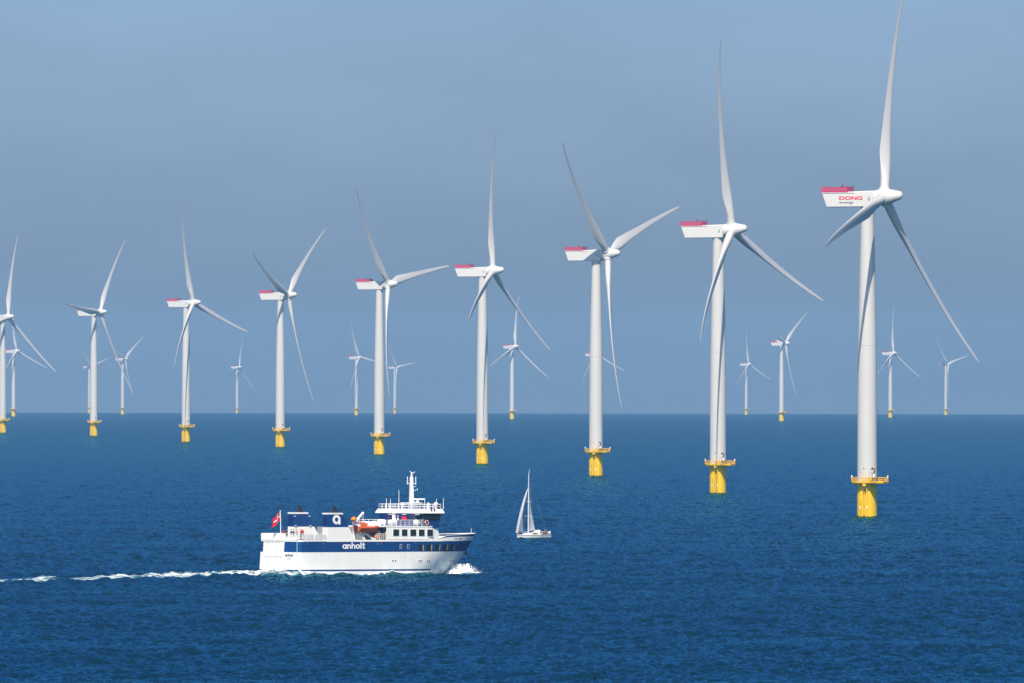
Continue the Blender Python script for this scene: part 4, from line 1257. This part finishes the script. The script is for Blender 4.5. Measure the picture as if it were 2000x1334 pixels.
# ------------------------------------------------------------------ sailing yacht
def build_yacht():
    g = rad(52)
    D = 2537.0; X = (1000 + (410 / 7.85 + 980 - 1000) - 1000) / 22711 * D
    loc = Vector((X, D, -(X * X + D * D) / (2 * EARTH)))
    r = empty("sailing_yacht", loc, (0, 0, math.pi + g))                # x axis runs to the bow, left and towards the viewer
    tag(r, "small white sailing yacht with two white sails beyond the ferry's bow", "sailboat")
    W = Matrix.LocRotScale(loc, r.rotation_euler, None)
    L0, L1 = -6.7, 3.75
    b = MB(); rings = []
    n = 22
    for i in range(n + 1):
        t = i / n; u = L0 + (L1 - L0) * t
        w = 1.62 * (min(1, .72 + .7 * t) if t < .4 else max(.03, 1 - ((t - .4) / .6) ** 2.2))
        sh = .92 + .28 * max(0, (t - .35)) ** 1.3 + .05 * (1 - t)
        sx = .75 * max(0, t - .55) / .45                                  # raked stem
        kz = -.45 + .45 * max(0, t - .8) / .2
        rings.append([(u + (0 if t < .55 else sx * (z / 1.1) * .55), y, z) for y, z in ((-w, sh), (-w, sh - .14), (-w, sh - .24), (-w * .96, .35), (-w * .72, .0), (0, kz), (w * .72, .0), (w * .96, .35), (w, sh - .24), (w, sh - .14), (w, sh))])
    for k in range(n):
        for j in range(10):
            b.add([rings[k][j], rings[k][j + 1], rings[k + 1][j + 1], rings[k + 1][j]], [(0, 1, 2, 3)], 1 if j in (1, 8) else 0)
    b.add(rings[0], [tuple(range(11))], 0)
    for k in range(n): b.add([rings[k][0], rings[k][10], rings[k + 1][10], rings[k + 1][0]], [(0, 1, 2, 3)], 2)
    hl = b.build("hull", [M_GRP, M_STRIPE, M_TEAK], r, smooth=0)
    b = MB(); 
    b.loft([[(-2.9, -1.0, .9), (-2.9, 1.0, .9), (-2.9, .8, 1.45), (-2.9, -.8, 1.45)], [(.3, -.85, .95), (.3, .85, .95), (.2, .65, 1.38), (.2, -.65, 1.38)], [(1.8, -.4, 1.0), (1.8, .4, 1.0), (1.6, .3, 1.15), (1.6, -.3, 1.15)]])
    cb = b.build("cabin", M_GRP, hl, smooth=0)
    b = MB(); b.bb(-2.2, -.4, .93, .955, 1.15, 1.33); b.build("window", M_GLASS, hl, smooth=0)
    b = MB(); n2 = 10
    b.loft([[(u, 1.15 * math.cos(rad(a_)), .95 + h * math.sin(rad(a_))) for a_ in range(0, 181, 18)] for u, h in ((-2.5, .55), (-2.9, .95), (-3.7, 1.1))], cap=False)
    sp = b.build("sprayhood", M_GRP, r, smooth=60)
    sol = sp.modifiers.new("canvas_thickness", 'SOLIDIFY'); sol.thickness = .03
    b = MB(); b.bb(-3.15, -2.75, 1.02, 1.1, 1.25, 1.6); b.build("sprayhood_window", M_DARK, sp, smooth=0)
    MT = 14.15
    b = MB(); b.tube([(0, 0, .9), (-.05, 0, 7), (-.14, 0, MT)], [.10, .095, .06], 10)
    ms = b.build("mast", M_ALU, r)
    b = MB(); b.tube([(-.14, 0, MT), (-.42, 0, MT + 1.15)], .03, 6); b.bar((-.14, 0, MT), (-.5, 0, MT + .3), .05); b.build("masthead_antenna", M_ALU, ms)
    b = MB()
    for z, w in ((5.0, 1.05), (8.2, .85)): b.bar((-.1, -w, z), (-.1, w, z), .06)
    b.build("spreader", M_ALU, ms)
    b = MB(); HZ = 11.4
    for q in (((3.7, 0, 1.2), (-.1, 0, HZ)), ((-6.6, 0, 1.0), (-.14, 0, MT)), ((-.3, 1.55, 1.0), (-.1, .85, 8.2)), ((-.3, -1.55, 1.0), (-.1, -.85, 8.2)), ((-.1, .85, 8.2), (-.12, 0, MT)), ((-.1, -.85, 8.2), (-.12, 0, MT))): b.bar(q[0], q[1], .022, 0, 4)
    b.build("rigging", M_GREY, ms)
    def sail(name, tack, head, clew, camber, dirn, roach=0.0):
        b = MB(); nu, nv = 90, 28; V = {}
        T, Hd, C = Vector(tack), Vector(head), Vector(clew); dn = Vector(dirn)
        for i in range(nu + 1):
            s = i / nu
            a0 = T.lerp(Hd, s); a1 = C.lerp(Hd, s)
            a1 = a1 + (a1 - a0) * 0 + dn * (camber * .9 * math.sin(math.pi * s) * .6) + (C - T).normalized() * roach * math.sin(math.pi * s)
            for j in range(nv + 1):
                t = j / nv
                V[i, j] = a0.lerp(a1, t) + dn * (camber * math.sin(math.pi * min(1, t * .9 + .05)) * (1 - s) ** .6) 
        for i in range(nu):
            for j in range(nv): b.add([V[i, j], V[i, j + 1], V[i + 1, j + 1], V[i + 1, j]], [(0, 1, 2, 3)])
        o = b.build(name, M_SAIL, r, smooth=80)
        return o
    # wind comes over the port side: sails belly to starboard (local -y)
    sail("headsail", (3.55, 0, 1.3), (-.02, -.02, 11.2), (-.45, -1.55, 1.75), 1.15, (.25, -1, 0), .45)
    bo = rad(16)
    end = (-4.1 * math.cos(bo), -4.1 * math.sin(bo), 2.0)
    sail("mainsail", (-.15, 0, 2.0), (-.25, 0, 11.6), end, .38, (-.25, -1, 0), -.35)
    b = MB(); b.tube([(-.1, 0, 1.95), (end[0] * 1.04, end[1] * 1.04, 1.95)], .08, 8); b.build("boom", M_ALU, r)
    b = MB(); rp = [(-6.5, -1.1, 1.0), (-3.8, -1.5, 1.0), (0, -1.5, 1.05), (2.4, -.85, 1.15), (3.6, -.1, 1.3)]
    for s in (-1, 1): b.rail([(x, s * -y, z) for x, y, z in rp], .6, .03, 1.8, 2)
    b.rail([(-6.55, -1.1, 1.0), (-6.55, 1.1, 1.0)], .65, .035, .8, 2)
    b.build("guard_rail", M_ALU, hl)
    b = MB(); b.ball((-6.75, .6, 1.35), (.16, .3, .3)); hb = b.build("horseshoe_buoy", M_CLEAN)
    hb.matrix_world = W; tag(hb, "white horseshoe buoy on the yacht's stern rail", "lifebuoy")
    person("person in red jacket sitting in the yacht's cockpit nearer the mast", "people on the yacht", M_SH[2], M_SH[3], lambda o: setattr(o, 'matrix_world', W @ Matrix.Translation((-4.9, .75, .62)) @ Matrix.Rotation(rad(10), 4, 'Z')), sit=True)
    person("person in black jacket at the very stern of the yacht", "people on the yacht", M_SH[1], M_SH[1], lambda o: setattr(o, 'matrix_world', W @ Matrix.Translation((-6.1, .1, .72)) @ Matrix.Rotation(rad(90), 4, 'Z')), sit=True)
build_yacht()

build_sea()

# ------------------------------------------------------------------ foam
def foam_material(name):
    m = bpy.data.materials.new(name); m.use_nodes = True
    nt = m.node_tree; p = nt.nodes['Principled BSDF']
    p.inputs['Roughness'].default_value = 0.85
    tc = nt.nodes.new("ShaderNodeTexCoord"); nz = nt.nodes.new("ShaderNodeTexNoise")
    nz.inputs['Scale'].default_value = .9; nz.inputs['Detail'].default_value = 6
    rp = nt.nodes.new("ShaderNodeValToRGB")
    rp.color_ramp.elements[0].position = .38; rp.color_ramp.elements[0].color = (.16, .34, .42, 1)
    rp.color_ramp.elements[1].position = .56; rp.color_ramp.elements[1].color = (.80, .84, .85, 1)
    nt.links.new(tc.outputs['Object'], nz.inputs['Vector']); nt.links.new(nz.outputs['Fac'], rp.inputs['Fac'])
    nt.links.new(rp.outputs['Color'], p.inputs['Base Color'])
    return m
M_FOAM = foam_material("churned_foam")
M_SPRAY = mat("white_spray", (.84, .86, .87), .9)

def fbm(x, y, z=0.0, o=4):
    return mnoise.fractal(Vector((x, y, z)), 0.9, 2.1, o)

def build_wake():
    b = MB()
    def sheet(pts_fn, ni, nj, keep):
        XY = np.array([[pts_fn(i / ni, j / nj) for j in range(nj + 1)] for i in range(ni + 1)])
        Z = sea_height(XY[..., 0].copy(), XY[..., 1].copy())
        vs, idx = [], {}
        H = np.empty(Z.shape)
        Kp = np.empty(Z.shape, bool)
        for i in range(ni + 1):
            for j in range(nj + 1):
                x, y = XY[i, j]
                k, h = keep(i / ni, j / nj, x, y)
                Kp[i, j] = k; H[i, j] = Z[i, j] + h
        for i in range(ni):
            for j in range(nj):
                if Kp[i, j] and Kp[i + 1, j] and Kp[i + 1, j + 1] and Kp[i, j + 1]:
                    for q in ((i, j), (i + 1, j), (i + 1, j + 1), (i, j + 1)):
                        if q not in idx:
                            idx[q] = len(vs); vs.append((XY[q][0], XY[q][1], H[q]))
                    fs.append(tuple(base[0] + idx[q] for q in ((i, j), (i + 1, j), (i + 1, j + 1), (i, j + 1))))
        allv.extend(vs); base[0] = len(allv)
    allv, fs, base = [], [], [0]
    # trail astern
    S = 135.0
    def trail(a_, c):
        s = a_ * S; cx, cy, an = wake_path(s)
        w = interp(s, [0, 8, 30, 60, 135], [10.5, 9.5, 7.5, 8.5, 11])
        d = (c - .5) * w
        return float(cx + d * math.sin(an)), float(cy - d * math.cos(an))
    def keep_t(a_, c, x, y):
        s = a_ * S; e_ = abs(c - .5) * 2
        n = fbm(x * .35, y * .35) + .35 * fbm(x * 1.3, y * 1.3, 3)
        dens = interp(s, [0, 12, 30, 55, 80, 135], [1.0, .55, .05, -.4, -.6, -.8])
        strand = .35 * math.exp(-((e_ - .72) / .2) ** 2) - .25 * (1 if s > 40 else 0) * math.exp(-(e_ / .4) ** 2)
        v = dens - .42 + strand + .75 * n - .9 * max(0, e_ - .80) * 8
        h = .06 + interp(s, [0, 6, 25, 60, 135], [.55, .60, .38, .25, .15]) * (.55 + .6 * fbm(x * .8, y * .8, 7)) * max(.1, 1 - e_ ** 3)
        return v > .12, max(.05, h)
    sheet(trail, 460, 40, keep_t)
    # wash along the starboard side
    def wash(a_, c):
        u = -1 + a_ * 38; v = half(min(max(u, .8), 37.5), .3) - .15 + c * interp(u, [-1, 10, 25, 37], [3.0, 2.6, 2.0, 1.0])
        p = FERRY + FWD * u + STB * v
        return p.x, p.y
    def keep_w(a_, c, x, y):
        n = fbm(x * .45, y * .45, 5) + .4 * fbm(x * 1.5, y * 1.5, 9)
        u = -1 + a_ * 38
        v = interp(u, [-1, 6, 14, 22, 30, 37], [.9, .45, .10, .35, .5, .2]) - 1.0 * c + .8 * n
        return v > .0, .06 + (.42 * (1 - c) ** 1.5) * (.6 + .7 * max(-.5, n))
    sheet(wash, 260, 18, keep_w)
    me = bpy.data.meshes.new("wake_foam"); me.from_pydata(allv, [], fs); me.materials.append(M_FOAM)
    me.polygons.foreach_set('use_smooth', [True] * len(me.polygons))
    o = bpy.data.objects.new("wake_foam", me); sc.collection.objects.link(o)
    tag(o, "broken white foam trailing behind the ferry and washing along its side", kind="stuff")
build_wake()

def build_bow_wave():
    """Sheet of white water thrown out from the stem, with drops above it."""
    pr = random.Random(21); vs, fs = [], []
    ni, nj = 90, 46; V = {}
    for i in range(ni + 1):
        a_ = i / ni                                              # along: 0 at the shoulder, 1 outboard and ahead
        for j in range(nj + 1):
            c = j / nj
            u = 36.6 + 3.4 * a_ + (c - .5) * (.8 + 1.8 * a_); v = .9 + 6.2 * a_ + (c - .5) * (1.6 + 1.4 * a_)
            p = FERRY + FWD * u + STB * v
            ridge = math.exp(-((c - .5) / .24) ** 2)
            prof = interp(a_, [0, .15, .35, .55, .68, .82, .92, 1.0], [.10, .65, 1.15, 1.5, 1.62, .95, .3, .0])
            n = fbm(u * .9, v * .9, 2) * .6 + .5 * fbm(u * 2.6, v * 2.6, 4)
            h = prof * ridge * max(.2, 1 + .55 * n) + .10 * n * ridge
            V[i, j] = (p.x + .25 * n, p.y, h - .12)
    X = np.array([[V[i, j][0] for j in range(nj + 1)] for i in range(ni + 1)]); Y = np.array([[V[i, j][1] for j in range(nj + 1)] for i in range(ni + 1)])
    Z = sea_height(X.copy(), Y.copy())
    for i in range(ni + 1):
        for j in range(nj + 1): vs.append((X[i, j], Y[i, j], Z[i, j] + V[i, j][2]))
    for i in range(ni):
        for j in range(nj): 
            if max(V[i, j][2], V[i + 1, j + 1][2]) > -.10: fs.append((i * (nj + 1) + j, (i + 1) * (nj + 1) + j, (i + 1) * (nj + 1) + j + 1, i * (nj + 1) + j + 1))
    oct_ = [(1, 0, 0), (-1, 0, 0), (0, 1, 0), (0, -1, 0), (0, 0, 1), (0, 0, -1)]
    of = [(0, 2, 4), (2, 1, 4), (1, 3, 4), (3, 0, 4), (2, 0, 5), (1, 2, 5), (3, 1, 5), (0, 3, 5)]
    for k in range(1100):
        a_ = min(1, max(.34, pr.gauss(.72, .17)))
        u = 36.6 + 3.4 * a_ + pr.gauss(0, .6); v = .9 + 6.1 * a_ + pr.gauss(0, .55)
        prof = interp(a_, [0, .15, .35, .55, .68, .82, .92, 1.0], [.10, .65, 1.15, 1.5, 1.62, 1.1, .5, .25])
        z = prof * (.35 + .75 * pr.random() ** .8) + .1; s = .02 + .075 * pr.random() ** 3
        p = FERRY + FWD * u + STB * v; p.z += z
        bse = len(vs)
        vs += [(p.x + s * q[0], p.y + s * q[1], p.z + s * q[2]) for q in oct_]; fs += [tuple(bse + i for i in f) for f in of]
    me = bpy.data.meshes.new("bow_wave"); me.from_pydata(vs, [], fs); me.materials.append(M_SPRAY)
    me.polygons.foreach_set('use_smooth', [True] * len(me.polygons))
    o = bpy.data.objects.new("bow_wave", me); sc.collection.objects.link(o)
    tag(o, "burst of white spray thrown up at the ferry's bow", kind="stuff")
build_bow_wave()
bpy.context.view_layer.update()
